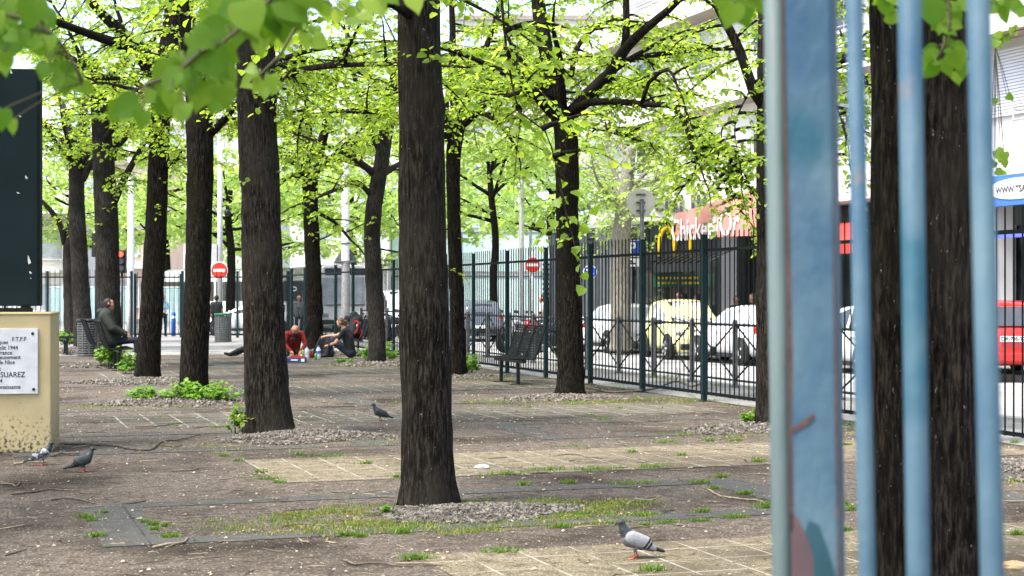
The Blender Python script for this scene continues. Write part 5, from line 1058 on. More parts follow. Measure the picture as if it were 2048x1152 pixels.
# bags and bottles on the ground
M['bag_black'] = fabric('bag_black', (.016, .017, .02), (.028, .029, .034)); M['bag_red'] = fabric('bag_red', (.4, .02, .015)); M['plastic_white'] = pm('plastic_white', (.72, .69, .62), (.6, .57, .5), 8, .5)
q = W(712, HZ, 42.0); bag('backpack', 'big black hiking backpack with red trim standing on the bench', (q.x, q.y, .47), [(Vector((-.05, 0, .16)), Vector((.02, .02, .46)), .20, .17, 0), (Vector((.0, .05, .40)), Vector((-.05, .0, .60)), .16, .11, 0), (Vector((.10, -.16, .15)), Vector((.12, -.14, .36)), .08, .07, 0)], M['bag_black'], [('red_piping', [(-.02, -.23, .10), (.06, -.26, .22), (.09, -.25, .38), (.03, -.21, .46), (-.05, -.22, .38)], .018, M['bag_red']), ('red_piping', [(.14, -.22, .02), (.17, -.2, .14), (.15, -.2, .24)], .018, M['bag_red']), ('strap', [(-.2, -.1, .5), (-.26, -.12, .3), (-.24, -.1, .1)], .022, F_black), ('buckle', [(.04, -.25, .30), (.05, -.25, .36)], .015, M['plastic_white'])])
bag('duffel_bag', 'slumped dark grey bag on the ground between the two sitting men', G(642, 716)+Vector((0, .65, 0)), [(Vector((-.13, 0, .14)), Vector((-.02, .05, .50)), .16, .10, 0), (Vector((.12, 0, .13)), Vector((.08, .05, .46)), .15, .10, 0), (Vector((-.12, 0, .1)), Vector((.14, 0, .1)), .15, .14, 0)], M['bag_black'], [('handle', [(-.06, -.02, .55), (.0, -.05, .66), (.09, -.02, .54)], .014, F_black), ('strap', [(-.22, -.12, .1), (-.15, -.14, .35), (-.06, -.08, .55)], .012, F_grey)])
bag('plastic_bag', 'crumpled off-white plastic bag behind the man in red', G(624, 710)+Vector((0, .5, 0)), [(Vector((-.1, 0, .12)), Vector((.08, .02, .26)), .13, .10, 0), (Vector((.05, 0, .1)), Vector((-.04, 0, .3)), .13, .06, 0)], M['plastic_white'], [('handle', [(-.05, 0, .33), (.0, 0, .42), (.04, 0, .34)], .012, M['plastic_white'])])
M['bottle_clear'] = pm('bottle_clear', (.55, .62, .66), (.45, .52, .58), 6, .1); M['label_blue'] = pm('label_blue', (.2, .3, .5), (.6, .65, .7), 30, .4); M['can_green'] = pm('can_green', (.10, .3, .05), (.2, .42, .1), 14, .3, 0, .5); M['cap_blue'] = pm('cap_blue', (.08, .12, .45), None, 6, .4)
def bottle(label, q, h, r, lab, capm):
    t = thing('bottle', label, 'bottle', q); m = MB(); m.lathe([(r*.85, 0), (r, h*.03), (r, h*.35), (r*.93, h*.4), (r, h*.45), (r, h*.66), (r*.75, h*.78), (r*.34, h*.88), (r*.34, h*.93)], seg=16); m.build('bottle_body', M['bottle_clear'], t, smooth=True)
    m = MB(); m.lathe([(r*1.02, h*.44), (r*1.02, h*.64)], seg=16); m.build('paper_label', lab, t); m = MB(); m.lathe([(r*.42, h*.92), (r*.42, h)], seg=12); m.build('cap', capm, t)
bottle('tall clear water bottle in front of the man in red', G(614, 722), .36, .055, M['label_blue'], M['cap_blue']); bottle('bottle with a dark blue label before the slumped bag', G(637, 720), .36, .06, M['cap_blue'], M['cap_blue'])
def can(label, q, mat, h=.17, r=.036):
    t = thing('drink_can', label, 'can', q); m = MB(); m.lathe([(r*.8, 0), (r, .012), (r, h-.015), (r*.8, h)], seg=16); m.build('can_body', mat, t, smooth=True); m = MB(); m.lathe([(r*.78, h), (r*.8, h+.004)], seg=16); m.build('lid', M['chrome'], t)
can('green drink can beside the blue labelled bottle', G(632, 721), M['can_green']); can('tall green can just behind the clear water bottle', G(607, 719), M['can_green'], .24, .04); can('red drink can among the bottles before the man in red', G(622, 715), M['red_sign'], .15); can('white paper cup by the blue tray', G(603, 719), M['plastic_white'], .12)
M['tray_blue'] = pm('tray_blue', (.03, .04, .11), (.05, .065, .16), 12, .5)
t = thing('carton_tray', 'dark blue carton tray with white print on the ground before the man in red', 'tray', G(592, 725), R(4)); m = MB(); m.box((0, 0, .06), (.5, .3, .12)); m.build('tray_body', M['tray_blue'], t, bevel=.01); m = MB(); m.box((.17, -.152, .06), (.08, .006, .07)); m.box((-.03, -.152, .065), (.16, .006, .03)); m.build('white_print', M['white_sign'], t); m = MB(); m.box((.05, .05, .14), (.34, .2, .03)); m.build('red_contents', M['red_sign'], t)
m = MB(); m.box((0, 0, .03), (.8, .5, .05), Matrix.Rotation(R(15), 3, 'Z')); tag(m.build('folded_blanket', F_red, None, G(620, 714)+Vector((0, .3, 0)), 0, False, .02), 'folded red blanket on the ground behind the bottles', 'blanket')

# ------------------------------------------------------------------ pigeons
M['pg_grey'] = pm('pg_grey', (.25, .25, .27), (.32, .32, .34), 30, .75, .2); M['pg_mid'] = pm('pg_mid', (.11, .115, .125), (.15, .155, .165), 24, .7, .2); M['pg_dark'] = pm('pg_dark', (.035, .04, .045), (.06, .065, .07), 24, .7, .2); M['pg_neck'] = pm('pg_neck', (.02, .045, .042), (.05, .045, .06), 18, .4); M['pg_black'] = pm('pg_black', (.012, .012, .014), (.02, .02, .022), 20, .7); M['pg_leg'] = pm('pg_leg', (.45, .12, .08), (.36, .09, .06), 30, .6); M['pg_mott'] = pm('pg_mott', (.05, .055, .06), (.42, .42, .43), 34, .8, .2, lo=.45, hi=.58)
def pigeon(label, loc, rotz, body, wing, s=1.0, bars=True, hd=0.0, blackall=False):
    """local +x forward"""
    t = thing('pigeon', label, 'pigeon', loc, rotz, None); B = [body, wing, M['pg_neck'], M['pg_black'], M['pg_leg'], M['pg_dark'], M['eye']]
    v = lambda x, y, z: Vector((x, y, z))*s
    c = [(v(-.045, 0, .105), v(.035, 0, .138), .050*s, .060*s, 0), (v(.045, 0, .150), v(.078, 0, .195), .053*s, .033*s, 2), (v(.078, 0, .195), v(.090, 0, .232), .031*s, .023*s, 2), (v(.093, 0, .246), v(.103, 0, .247), .025*s, .022*s, 5), (v(.120, 0, .242), v(.142, 0, .230), .0085*s, .004*s, 3),
         (v(-.065, 0, .095), v(-.125, 0, .065), .042*s, .022*s, 0), (v(-.11, 0, .072), v(-.195, 0, .036), .020*s, .014*s, 3, (1, 1.3, .75))]
    for q in (-1, 1): c += [(v(.103, q*.0215, .250), v(.104, q*.022, .250), .0055*s, .0055*s, 6), (v(-.01, q*.026, .095), v(.0+q*.012, q*.028, .06), .022*s, .011*s, 0), (v(.0+q*.012, q*.028, .062), v(-.005+q*.022, q*.028, .012), .0065*s, .006*s, 4)]+[(v(-.005+q*.022, q*.028, .009), v(-.005+q*.022+a, q*.028+b, .006), .006*s, .005*s, 4) for a, b in ((.04, 0), (.034, .02), (.034, -.02), (-.018, 0))]
    fused('body', c, B, t, .0042*s, 2)
    for q in (-1, 1):
        w_ = [(v(.030, q*.040, .146), v(-.06, q*.044, .112), .050*s, .044*s, 0, (1, .5, .95)), (v(-.05, q*.044, .114), v(-.125, q*.030, .072), .036*s, .016*s, 0, (1, .5, 1)), (v(-.10, q*.030, .082), v(-.182, q*.012, .046), .016*s, .007*s, 1, (1, .6, 1))]
        def fx(C, idx, q=q):
            if bars:
                xx, zz = C[:, 0]/s, C[:, 2]/s; r_ = xx+.75*(zz-.10)
                idx[(zz < .155) & ((np.abs(r_+.062) < .0085) | ((np.abs(r_+.095) < .0095) & (zz < .15)))] = 1
                idx[xx < -.135] = 1
            return idx
        fused('wing', w_, [wing, M['pg_black']], t, .0042*s, 2, fx)
    return t
pigeon('light grey pigeon with two black wing bars, nearest at the bottom right', G(1270, 1118), R(180+14), M['pg_mid'], M['pg_grey'], .92)
pigeon('all dark pigeon walking left of the thick middle trunk', G(760, 842), R(180+20), M['pg_dark'], M['pg_dark'], .86, False)
pigeon('mottled pigeon at the foot of the cream block, head turned right', G(84, 931), R(8), M['pg_grey'], M['pg_mott'], .84, False)
pigeon('slate dark pigeon right of the mottled one, at the left', G(166, 944), R(14), M['pg_dark'], M['pg_dark'], .84, True)
# ------------------------------------------------------------------ leafy branches hanging close to the camera
def nearleaf(m_, base, d, nrm_, s, tone, V, Q, A):
    d = d.normalized(); n = (nrm_-d*nrm_.dot(d)).normalized(); b = d.cross(n)
    prof = [(-.06, .18), (-.08, .34), (.08, .47), (.30, .52), (.52, .45), (.72, .30), (.88, .14)]     # heart shaped half outline (t, side)
    rows = []
    mids = [.0, .03, .12, .32, .53, .73, .90]
    k0 = len(V)
    for (t, sd), tm in zip(prof, mids):
        for sgn, f in ((-1, 1), (-1, .5), (0, 0), (1, .5), (1, 1)):
            tt = tm+(t-tm)*f; x = sgn*sd*f; lift = .13*abs(x)*(1.6-abs(x))-.16*tt*tt+.015*math.sin(9*tt+3*x)
            V.append(base+s*(tt*d+x*b+lift*n))
    tip = len(V); V.append(base+s*(1.06*d-.2*n))
    for i in range(len(prof)-1):
        for j in range(4): Q.append((k0+i*5+j, k0+i*5+j+1, k0+(i+1)*5+j+1, k0+(i+1)*5+j)); A.append(tone)
    l = k0+(len(prof)-1)*5
    Q.append((l, l+1, l+2, tip)); A.append(tone); Q.append((l+2, l+3, l+4, tip)); A.append(tone)
def hang_branch(label, Y, stem, lv, seed, mat='leaf_near', r=.003):
    rg = random.Random(seed); t = thing('leafy_branch', label, 'branch', W(*stem[0][:2], Y)); o = W(*stem[0][:2], Y); V, Q, A = [], [], []
    P = [W(p[0], p[1], Y+(p[2] if len(p) > 2 else 0))-o for p in stem]
    m = MB(); m.tube([Vector(q) for q in crom(P, .04)], r, 6)
    S_ = [Vector(q) for q in crom(P, .02)]
    lv = [q for (a, b, c, d, e) in lv for q in ((a, b, .84*c, d, e), (a+rg.uniform(-.45, .45)*c, b+rg.uniform(-.45, .35)*c, .62*c, d+rg.uniform(-50, 50), e+rg.uniform(-.1, .15)))]
    for (px, py, sz, ang, dY) in lv:       # leaf centre px, length px, pointing angle (0 = right, 90 = down), depth offset
        Yl = Y+dY; s = .86*sz*Yl/F; a = R(ang); d = Vector((math.cos(a), rg.uniform(-.45, .25), -math.sin(a))).normalized()
        c = W(px, py, Yl)-o; base = c-d*s*.5; n = Vector((rg.uniform(-.45, .45), -1, rg.uniform(-.1, .75)))
        nearleaf(None, base, d, n, s, rg.uniform(0, 1), V, Q, A)
        k = min(S_, key=lambda q: (q-base).length); m.tube([k, (k+base)/2+Vector((0, 0, .006)), base], [.0014, .0011, .001], 4, False)
    m.build('twig', M['twig_green'], t, smooth=True)
    me = quads_mesh('foliage', np.array([tuple(v) for v in V]), np.array(Q), M[mat], np.array(A)); me.polygons.foreach_set('use_smooth', [True]*len(me.polygons)); link('foliage', me, t)
M['twig_green'] = pm('twig_green', (.05, .045, .02), (.07, .06, .025), 12, .7)
hang_branch('blurred bright green leaves hanging in the top left corner, close to the camera', 2.5, [(-60, 30), (0, 25), (60, 40), (110, 70), (150, 130), (165, 165)],
  [(20, 25, 95, 70, 0), (62, 30, 85, 100, -.1), (18, 95, 80, 110, .05), (70, 80, 90, 75, .1), (60, 50, 80, 140, .1), (95, 90, 60, 95, -.1), (40, 80, 60, 80, -.15), (88, 142, 52, 110, 0), (130, 170, 62, 95, 0), (120, 140, 60, 60, .1), (152, 165, 55, 65, .1), (110, 105, 50, 20, 0), (-5, 50, 80, 90, .1), (3, 240, 62, 100, 0), (40, 10, 80, 40, .1), (75, 5, 70, 20, 0), (95, 40, 62, 40, .15), (10, 130, 60, 90, .1)], 1)
hang_branch('large cluster of blurred green leaves hanging before the left trunks', 2.45, [(640, -120), (560, -20), (500, 40), (445, 85), (400, 105), (350, 150), (290, 170)],
  [(250, 215, 80, 150, 0), (232, 225, 60, 120, .1), (330, 160, 95, 120, 0), (375, 155, 100, 80, .1), (300, 190, 70, 150, .1), (365, 228, 62, 95, -.1), (350, 205, 55, 80, .1), (430, 125, 105, 50, 0), (450, 160, 95, 60, .15), (400, 190, 90, 100, .1), (420, 60, 80, 170, 0), (405, 80, 85, 120, .1), (455, 110, 70, 30, .1), (500, 35, 110, 70, -.1), (480, 30, 95, 120, 0), (560, 40, 120, 75, .1), (590, 20, 100, 40, 0), (540, 65, 70, 80, .1), (455, 20, 80, 150, .1), (520, 90, 60, 100, .1),
   (345, 140, 60, 60, .1), (390, 110, 70, 150, .1), (320, 215, 55, 130, .1), (470, 70, 80, 90, .2), (430, 20, 70, 120, .2), (560, -10, 90, 60, .1), (620, -10, 100, 50, 0), (525, 5, 80, 100, .15)], 2)
hang_branch('thin twig of yellow-green leaves hanging at the top left of the middle trunk', 3.6, [(700, -120), (640, -20), (600, 40), (560, 110), (520, 150), (500, 165)],
  [(755, 10, 70, 60, -.4), (780, -5, 60, 30, -.4), (675, 35, 40, 100, 0), (715, 35, 60, 20, .1), (610, 80, 40, 100, 0), (570, 85, 45, 80, .1), (640, 85, 50, 40, 0), (545, 165, 42, 75, 0), (515, 170, 40, 130, 0), (495, 165, 45, 150, .1), (530, 185, 40, 100, .1), (500, 140, 35, 170, 0), (650, 20, 45, 70, .1), (690, 10, 40, 30, .1), (595, 55, 40, 130, 0), (830, 10, 55, 60, -.5)], 3, 'leaf')
hang_branch('two big leaves hanging at the top between the forked tree and the blue post', 2.7, [(1560, -90), (1520, -30), (1490, 0)],
  [(1460, 30, 75, 110, 0), (1485, 25, 85, 70, .1), (1505, 0, 70, 40, 0), (1530, 15, 55, 80, .1), (1450, -10, 60, 150, .1)], 4)
hang_branch('leafy twig hanging behind the blue bars at the top right', 3.1, [(1900, -100), (1895, -20), (1900, 50), (1888, 90), (1875, 120)],
  [(1865, 25, 85, 80, 0), (1775, 15, 65, 60, .1), (1765, -5, 60, 140, .1), (1860, 115, 55, 170, 0), (1855, 140, 60, 130, 0), (1895, 135, 55, 60, .1), (1915, 120, 60, 70, 0), (1905, 95, 45, 20, 0), (1925, 140, 50, 80, .1), (1915, 35, 50, 50, .1), (1900, 60, 45, 30, 0), (1880, 55, 40, 100, .1), (1930, 10, 50, 40, .1), (1990, 15, 60, 20, .2), (2010, 30, 55, 60, .2), (2030, 5, 60, 10, .2)], 5)
hang_branch('light green leaf sprig at the right edge above the blue shop sign', 5.5, [(2120, 60), (2060, 55), (2010, 70), (1990, 90)],
  [(1985, 82, 30, 120, 0), (2000, 88, 26, 70, 0), (2015, 75, 28, 30, 0), (1995, 70, 26, 190, 0), (2030, 62, 28, 60, 0), (2000, 310, 36, 50, 0), (1985, 330, 26, 120, .1), (2010, 328, 26, 80, .1), (2000, 345, 24, 30, .1), (1990, 203, 18, 100, 0), (2020, 195, 22, 40, 0)], 6, 'leaf')

# ------------------------------------------------------------------ gravel beds, grass, weeds, litter
M['gravel'] = pm('gravel', (.070, .060, .050), (.25, .22, .188), 14, .85, .2, 0, (1, 1, 1), 60, 4)
M['soil'] = pm('soil', (.055, .045, .036), (.10, .085, .068), 30, .95, .5)
def gravel_bed(c, ru, rv, h, n, seed, ss=.022):
    rg = np.random.default_rng(seed); vs, fs = [], []; N = 22; K = 6
    m = MB(); V = [(0, 0, h)]
    for k in range(1, K+1):
        for j in range(N):
            f = k/K; a = 2*math.pi*j/N; w_ = 1+.12*math.sin(3*a+seed)+.08*math.sin(5*a+2*seed); V.append((ru*f*w_*math.cos(a), rv*f*w_*math.sin(a), max(-.004, h*(1-f**1.7))-(.012 if k == K else 0)+rg.normal(0, .006)))
    Fc = [(0, 1+j, 1+(j+1) % N) for j in range(N)]+[(1+(k-1)*N+j, 1+k*N+j, 1+k*N+(j+1) % N, 1+(k-1)*N+(j+1) % N) for k in range(1, K) for j in range(N)]
    m.add(V, Fc); m.cm = 1
    a = rg.uniform(0, 2*np.pi, n); f = np.sqrt(rg.uniform(0, 1.12, n)); w_ = 1+.12*np.sin(3*a+seed)+.08*np.sin(5*a+2*seed)
    x, y = ru*f*w_*np.cos(a), rv*f*w_*np.sin(a); z = np.maximum(0, h*(1-f**1.7)); s = ss*rg.uniform(.5, 1.35, n)
    oc = np.array([(1, 0, 0), (0, 1, 0), (-1, 0, 0), (0, -1, 0), (0, 0, .7), (0, 0, -.7)]); of = [(0, 1, 4), (1, 2, 4), (2, 3, 4), (3, 0, 4), (1, 0, 5), (2, 1, 5), (3, 2, 5), (0, 3, 5)]
    for i in range(n):
        A = rg.normal(0, 1, (3, 3)); q, _ = np.linalg.qr(A); m.add((oc*rg.uniform(.6, 1.3, (6, 3))) @ q*s[i]+np.array([x[i], y[i], z[i]+s[i]*.25]), of)
    o = m.build('gravel', [M['soil'], M['gravel']], None, c, PHI); tag(o, None, None, None, 'stuff'); return o
gravel_bed(Vector((-.28, 11.72, .004)), .74, .46, .05, 2300, 1, .0145)
gravel_bed(Vector((-2.35, 17.85, .004)), .92, .66, .08, 2300, 2, .019)
gravel_bed(Vector((.75, 24.6, .004)), 1.0, .7, .05, 800, 3, .026)
gravel_bed(Vector((3.0, 19.0, .004)), 1.0, .7, .06, 900, 4, .024)
gravel_bed(Vector((-4.9, 23.7, .004)), 1.05, .85, .08, 900, 5, .027)
gravel_bed(Vector((-6.75, 29.2, .004)), 1.1, .8, .08, 800, 6, .028)
gravel_bed(Vector((-2.95, 36.4, .004)), 1.1, .7, .06, 450, 7, .034)
gravel_bed(Vector((-1.0, 31, .004)), 1.0, .7, .05, 400, 8, .032)
gravel_bed(Vector((2.1, 6.9, .004)), 1.1, .8, .05, 400, 9)
gravel_bed(Vector((4.9, 14.5, .004)), 1.0, .75, .08, 900, 10, .026)
gravel_bed(Vector((-8.9, 35.8, .004)), 1.2, .9, .12, 500, 11, .036)
gravel_bed(Vector((-11.9, 45, .004)), 1.4, 1.0, .12, 400, 12, .045)
gravel_bed(Vector((-5.3, 42.6, .004)), 1.2, .9, .12, 300, 13, .045)
RG = np.random.default_rng(77); GP, GD, GS_, GA, GT = [], [], [], [], []
def blades(x, y, z, n, spread, h, dry=0, su=1, sv=1):
    u = RG.normal(0, spread, n)*su; v = RG.normal(0, spread*.6, n)*sv
    for i in range(n):
        GP.append((x+u[i]*CU-v[i]*SU, y+u[i]*SU+v[i]*CU, z)); a = RG.uniform(0, 6.28); le = RG.uniform(.15, .9)
        GD.append((math.cos(a)*le, math.sin(a)*le, 1)); GS_.append(h*RG.uniform(.45, 1.2)); GA.append(RG.uniform(0, 1)); GT.append(RG.uniform(0, 1) < dry)
tufts = [(600, 909, 18, 1), (535, 958, 40, .8), (660, 912, 60, .6), (730, 928, 20, 1), (795, 955, 16, 1), (1010, 948, 60, .9), (1100, 940, 55, 1), (1190, 940, 60, 1), (1300, 935, 60, 1.1), (1265, 905, 15, 1), (1365, 911, 15, 1), (1330, 885, 40, 1), (1418, 882, 15, 1), (1470, 882, 20, 1), (1518, 924, 26, 1.4), (1140, 892, 60, .4),
  (1265, 968, 60, .8), (1045, 970, 22, 1), (1138, 966, 20, 1), (1440, 955, 22, 1.2), (1400, 967, 28, 1.2), (1430, 978, 20, .8), (1485, 988, 15, 1), (1535, 1015, 30, 1.3), (1405, 1025, 24, 1), (1290, 1032, 28, 1), (1400, 1042, 35, .6), (1120, 1055, 30, 1), (1470, 1035, 40, 1), (1335, 1045, 40, .7),
  (835, 1118, 40, 1.2), (1000, 1104, 45, .9), (1305, 1142, 40, 1.2), (1290, 1050, 20, .6), (690, 1072, 20, 1), (805, 1066, 28, 1.3), (720, 1073, 20, 1), (195, 1073, 24, 1.2), (170, 1035, 20, 1), (185, 1042, 14, 1), (205, 1026, 16, .7), (305, 1050, 16, .9), (310, 1060, 15, .8), (340, 1074, 26, .9), (330, 1052, 14, .7), (290, 1045, 12, .8), (450, 912, 18, .9), (475, 922, 15, .8), (520, 945, 20, .8), (560, 965, 18, .8),
  (1700, 1020, 22, 1), (1690, 1010, 16, 1), (1690, 890, 18, 1), (1690, 1062, 18, 1), (2035, 1070, 22, 1.2), (2025, 963, 18, .8), (2030, 885, 18, 1), (1700, 850, 16, 1), (1205, 838, 24, .8), (1240, 817, 10, 1), (1180, 830, 12, .8), (640, 793, 20, .6), (790, 807, 16, .6), (880, 1040, 20, .6), (1500, 988, 14, 1), (430, 855, 18, .8), (325, 833, 22, .6), (350, 852, 16, .6), (900, 760, 20, .7), (1060, 815, 12, .8), (1000, 782, 14, .7)]
for (px, py, wd, h) in tufts:
    if py < 800: continue
    q = G(px, py, .004); k = q.y/F; blades(q.x, q.y, .002, int(26+wd*2.2), wd*k*.42, .05*h, .08, 1, .5)
for i in range(165):                          # thin mossy grass in patches over the middle bed
    a = RG.uniform(0, 6.28); f = math.sqrt(RG.uniform(.05, 1)); u = 1.75*f*math.cos(a)+.2; v = .82*f*math.sin(a); dryp = RG.uniform(.2, .8)
    if abs(u-.35) < .42 and abs(v+.05) < .3 and RG.uniform() < .6: continue
    for k in range(int(RG.integers(5, 22))):
        q = UV(*toUV((-.62, 11.5)))+UV(u+RG.normal(0, .11), v+RG.normal(0, .045)); blades(q.x, q.y, 0, int(RG.integers(3, 9)), .03, RG.uniform(.015, .035), dryp)
for (c, n, ru, rv) in (((-2.4, 17.0), 60, 1.5, .6), ((.8, 24.2), 220, 1.7, .7), ((3.0, 18.6), 110, 1.4, .7), ((-5, 23.2), 120, 1.6, .7), ((-1.0, 30.3), 130, 1.4, .6), ((-2.9, 35.8), 140, 1.6, .6), ((1.9, 23.9), 150, 1.3, .5), ((4.9, 14.2), 60, 1.2, .6)):
    for i in range(n):
        a = RG.uniform(0, 6.28); f = math.sqrt(RG.uniform(.2, 1)); q = Vector((c[0], c[1], 0))+UV(ru*f*math.cos(a), rv*f*math.sin(a)); blades(q.x, q.y, .0, int(RG.integers(4, 12)), .06, .04, .45)
for i in range(500):                          # grass between the fence foot and the kerb
    v = RG.uniform(6, 60); q = UV(UB+RG.normal(0, .12) if RG.uniform() < .6 else UF+RG.normal(0, .08), v); blades(q.x, q.y, 0, 10, .10, .06, .25)
GP, GD, GS_, GA, GT = map(np.array, (GP, GD, GS_, GA, GT))
def blade_mesh(name, sel, mat):
    P, D, s = GP[sel], GD[sel], GS_[sel]; D = D/np.linalg.norm(D, axis=1)[:, None]; a = RG.uniform(0, 6.28, len(P)); B = np.stack([np.cos(a), np.sin(a), 0*a], 1)*.0035
    mid = P+D*s[:, None]*.55; tip = P+D*s[:, None]*np.array([1.25, 1.25, .85]); V = np.stack([P-B, P+B, mid+B*.8, mid-B*.8, tip+B*.1, tip-B*.1], 1).reshape(-1, 3)
    k = np.arange(len(P))[:, None]*6; Q = np.concatenate([k+np.array([[0, 1, 2, 3]]), k+np.array([[3, 2, 4, 5]])], 1).reshape(-1, 4)
    tag(link(name, quads_mesh(name, V, Q, M[mat], np.repeat(GA[sel], 2))), None, None, None, 'stuff')
blade_mesh('grass', ~GT, 'grass'); blade_mesh('dry_grass', GT, 'dry')
def weed(label, px, py, wpx, hpx, n, seed, size=.075, Y=None, tight=1):
    Y = Y or 5120/(py-HZ); rg = np.random.default_rng(seed); c = W(px, HZ, Y); c.z = 0; ww = wpx*Y/F/2; hh = hpx*Y/F
    t = thing('weed_plant', label, 'plant', c, 0); m = MB(); P, D, N, s, A = [], [], [], [], []
    for i in range(n):
        a = rg.uniform(0, 6.28); f = math.sqrt(rg.uniform(0, 1)); x, y = ww*f*math.cos(a), ww*.6*f*math.sin(a); h = hh*(1-.55*f*f)*rg.uniform(.55, 1.05); b = np.array([x*.6, y*.6, 0]); e = np.array([x, y, h])
        m.tube([b, (b+e)/2+np.array([0, 0, .03]), e], [.004, .003, .002], 4, False)
        for k in range(7):
            f2 = .35+.65*k/6; p = b+(e-b)*f2+np.array([0, 0, .03]); az = rg.uniform(0, 6.28); P.append(p); D.append([math.cos(az), math.sin(az), rg.uniform(-.5, .35)]); N.append([rg.normal(0, .4), rg.normal(0, .4)-.2, 1]); s.append(size*rg.uniform(.6, 1.25)); A.append(np.clip(rg.normal(.5, .25), 0, 1))
    m.build('stem', M['twig_green'], t); V, Q, A_ = leaves(*map(np.array, (P, D, N, s, A))); link('foliage', quads_mesh('foliage', V, Q, M['weed'], A_), t)
weed('broad leafy weed clump round the foot of the forked dark tree at left', 405, 806, 170, 46, 90, 1)
weed('low leafy weeds left of that clump, on the gravel of the same bed', 285, 806, 80, 36, 26, 2)
weed('small upright leafy shoot at the left foot of the second thick trunk', 476, 870, 38, 62, 12, 3, .07)
weed('small fern-like weed on the gravel before the second thick trunk', 562, 866, 30, 16, 12, 4, .035)
weed('leafy weed clump right of the thickest middle trunk', 930, 748, 80, 42, 42, 5, .09)
weed('leafy weeds at the foot of the slanting greyish trunk', 758, 724, 95, 42, 46, 6, .1)
weed('small sparse weeds in front of the man in black', 690, 728, 40, 14, 14, 7, .06)
weed('round dense weed at the left of the trunk behind the blue post', 1508, 850, 58, 30, 46, 8, .05)
weed('leafy weeds under the bench of the man in green', 222, 736, 70, 56, 34, 9, .1)
weed('leafy shoots at the left foot of the leaning dark tree', 262, 748, 56, 44, 26, 10, .09)
weed('far leafy weeds beside the farthest left bench', 128, 690, 60, 30, 24, 11, .13)
weed('leafy terrace shrub in front of the restaurant, behind the fence', 1322, 690, 42, 118, 60, 13, .13, 49.4)
weed('tiny bright seedling on the gravel before the middle trunk', 770, 1030, 22, 18, 3, 12, .04)
# litter of bud scales and twig bits
N = 15000; rg = np.random.default_rng(9); v = rg.uniform(4.5, 30, N)**1.0; u = rg.uniform(-9, 10.4, N); P = np.stack([u*CU-v*SU, u*SU+v*CU, np.full(N, .012)], 1); a = rg.uniform(0, 6.28, N)
D = np.stack([np.cos(a), np.sin(a), rg.normal(0, .08, N)], 1); Nn = np.stack([rg.normal(0, .3, N), rg.normal(0, .3, N), np.ones(N)], 1)
V, Q, A = leaves(P, D, Nn, .02*rg.uniform(.3, 1.5, N), rg.uniform(0, 1, N)); V[:, 2] = np.maximum(V[:, 2], .0065)
M['litter'] = leafmat('litter', ((.17, .13, .08), (.5, .44, .32)), ((.2, .16, .08), (.4, .35, .2)), .1)
tag(link('leaf_litter', quads_mesh('leaf_litter', V, Q, M['litter'], A)), None, None, None, 'stuff')
M['twig'] = pm('twig', (.07, .052, .038), (.16, .125, .095), 18, .85, .3); M['twig_pale'] = pm('twig_pale', (.2, .155, .105), (.33, .27, .19), 18, .85)
m = MB(); rr = random.Random(3)
def wig(p, d, L, r, n=5, k=.25):
    q = p.copy(); out = [q.copy()]
    for i in range(n):
        d = (d+Vector((rr.gauss(0, k), rr.gauss(0, k), 0))).normalized(); q = q+d*L/n; q.z = r*.8+rr.uniform(0, .006); out.append(q.copy())
    return out
for i in range(1100):
    q = UV(rr.uniform(-6, 10), rr.uniform(5, 26), .006); r = rr.uniform(.002, .0055); m.cm = int(rr.random() < .4); m.tube(wig(q, Vector((rr.gauss(0, 1), rr.gauss(0, .6), 0)).normalized(), rr.uniform(.05, .32), r), [r]*5+[r*.5], 5)
tag(m.build('twig_litter', [M['twig'], M['twig_pale']]), None, None, None, 'stuff')
def stick(label, path, r, mat='twig', forks=()):
    P = [G(a, b, .01) for a, b in path]; o = P[0].copy(); o.z = 0; t = thing('fallen_twig', label, 'twig', o)
    m = MB(); C = crom([tuple(p-o) for p in P], .06); C[:, 2] = r*.9+np.abs(np.sin(np.arange(len(C))*.9))*r*.7; m.tube(C, np.linspace(r, r*.55, len(C)), 7, True, .1, np.random.default_rng(2)); m.build('stick', M[mat], t, smooth=True)
    for f in forks:
        m = MB(); C = crom([tuple(G(a, b, .01)-o) for a, b in f], .05); C[:, 2] = np.maximum(C[:, 2], r*.6); m.tube(C, np.linspace(r*.6, r*.25, len(C)), 6); m.build('side_twig', M[mat], t, smooth=True)
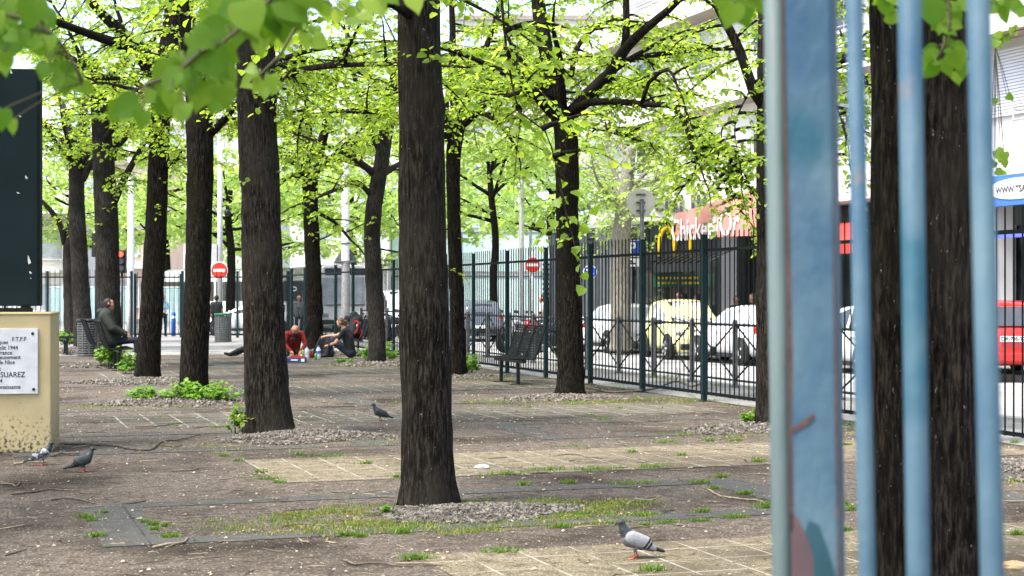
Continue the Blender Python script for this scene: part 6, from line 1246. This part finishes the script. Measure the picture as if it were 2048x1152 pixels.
for a in [('long dark crooked stick lying from the cream block towards the second trunk', [(108, 888), (170, 889), (230, 892), (262, 898), (300, 900), (325, 884), (360, 880), (400, 870)], .013, 'twig', [[(318, 890), (350, 893), (365, 888)]]),
  ('short thick dark stick on the ground beside the cream block', [(105, 912), (130, 908), (158, 909)], .014), ('pale stick on the ground behind the left pigeons', [(28, 928), (60, 926), (95, 925)], .011, 'twig_pale'),
  ('long dark curved twig left of the slate slab', [(20, 987), (60, 985), (95, 979), (130, 980), (160, 981)], .009, 'twig', [[(70, 984), (100, 974), (135, 972)]]), ('forked twig at the left edge of the ground', [(0, 966), (25, 968), (33, 972), (42, 960)], .007),
  ('brown twig touching the top of the slate slab', [(102, 999), (140, 996), (165, 1000), (190, 1007)], .008, 'twig', [[(140, 997), (110, 990)]]), ('dark stick along the top edge of the slate slab', [(242, 1007), (265, 1006), (290, 1003)], .009),
  ('pale straight twig left of the slate slab', [(0, 1057), (30, 1053), (55, 1048)], .006, 'twig_pale'), ('pale curved twig at the lower right corner of the slate slab', [(306, 1094), (340, 1089), (368, 1084), (376, 1075)], .009, 'twig_pale', [[(350, 1088), (330, 1095)]]),
  ('thin dark twig on the front slate edging at left', [(434, 1081), (470, 1081), (510, 1080)], .006), ('dark jagged stick at the bottom, left of the middle', [(686, 1118), (710, 1128), (735, 1125), (775, 1128), (826, 1133)], .008, 'twig', [[(712, 1128), (716, 1124)]]),
  ('thin twig lying left of the thickest trunk', [(660, 983), (690, 984), (715, 986)], .006), ('curved twig at the right, on the slate edging', [(1416, 978), (1440, 991), (1480, 997), (1520, 1001), (1532, 1007)], .008, 'twig_pale', [[(1500, 999), (1525, 995)]]),
  ('forked pale twig on the bare patch right of the middle trunk', [(1253, 1008), (1275, 998), (1300, 1000), (1322, 992)], .006, 'twig_pale'), ('thin twig lying among the grass on the tan tiles', [(1340, 938), (1358, 939), (1375, 940)], .006),
  ('brown twig in front of the slate band behind the nearest pigeon', [(1262, 1054), (1280, 1053), (1300, 1054)], .008), ('pale thin twig on the front slate edging near the nearest pigeon', [(1150, 1052), (1180, 1051), (1210, 1049)], .005, 'twig_pale'),
  ('twig on the tan tiles right of the middle trunk', [(1115, 910), (1150, 908), (1175, 914), (1205, 916)], .006), ('straight stick on the asphalt beside the second gravel bed', [(343, 940), (370, 941), (398, 938)], .008, 'twig', [[(385, 940), (375, 936)]]),
  ('thin dark twig behind the second trunk, near the weeds', [(270, 852), (310, 853), (345, 848), (372, 846)], .009)]: stick(*a)
# a fallen branch propped at the foot of the forked tree
t = thing('fallen_branch', 'dark bare fallen branch stretching right from the forked tree', 'branch', G(1172, 780))
o = G(1172, 780); Pth = [G(1172, 779)+Vector((0, 0, .06))-o, G(1215, 786)+Vector((0, 0, .02))-o, G(1265, 786)+Vector((0, 0, .03))-o, G(1310, 783)+Vector((0, 0, .05))-o, G(1350, 777)+Vector((0, 0, .12))-o, W(1385, 772, 24.6)-o, W(1402, 766, 24.4)-o]
m = MB(); m.tube(crom([tuple(p) for p in Pth], .08), .018, 7); m.build('stick', M['twig'], t, smooth=True)
m = MB(); m.tube([Pth[2], Pth[2]+Vector((-.06, -.3, -.02)), Pth[2]+Vector((-.2, -.42, -.03))], [.009, .006, .003], 6); m.tube([Pth[4], Pth[4]+Vector((.05, -.1, .1)), Pth[4]+Vector((.02, -.15, .22))], [.008, .006, .003], 6); m.build('side_twig', M['twig'], t)
# rock at the lower right edge, small pale stones
def rock(label, px, py, s, mat, seed):
    rg = np.random.default_rng(seed); q = G(px, py); me = MB(); prof = []
    for k in range(7):
        f = k/6; prof.append((s*math.sin(math.pi*(f*.88+.06)), s*.62*(1-math.cos(math.pi*f))*.55))
    me.lathe(prof, (0, 0, -.01), 12); v = np.concatenate(me.v); v = v*(1+rg.normal(0, .07, v.shape)); v[:, 1] *= .8; me.v = [v]; tag(me.build('rock', mat, None, q), label, 'rock')
M['tan_rock'] = pm('tan_rock', (.36, .24, .12), (.48, .36, .22), 9, .85, .4)
rock('tan rock lying at the lower right edge behind the last blue bar', 2030, 1140, .09, M['tan_rock'], 1)
M['stone_pale'] = pm('stone_pale', (.5, .48, .46), (.4, .39, .37), 20, .8)
for lab, px, py, s in [('small white pebble left of the middle, on the asphalt', 425, 1014, .022), ('small white pebble on the asphalt below the left pigeons', 185, 970, .014), ('small pale pebble left of the slate slab', 56, 1018, .017), ('pale flat stone on the tan tiles right of the middle trunk', 965, 938, .075), ('small white pebble beside the cream block', 128, 902, .02)]: rock(lab, px, py, s, M['stone_pale'], px)
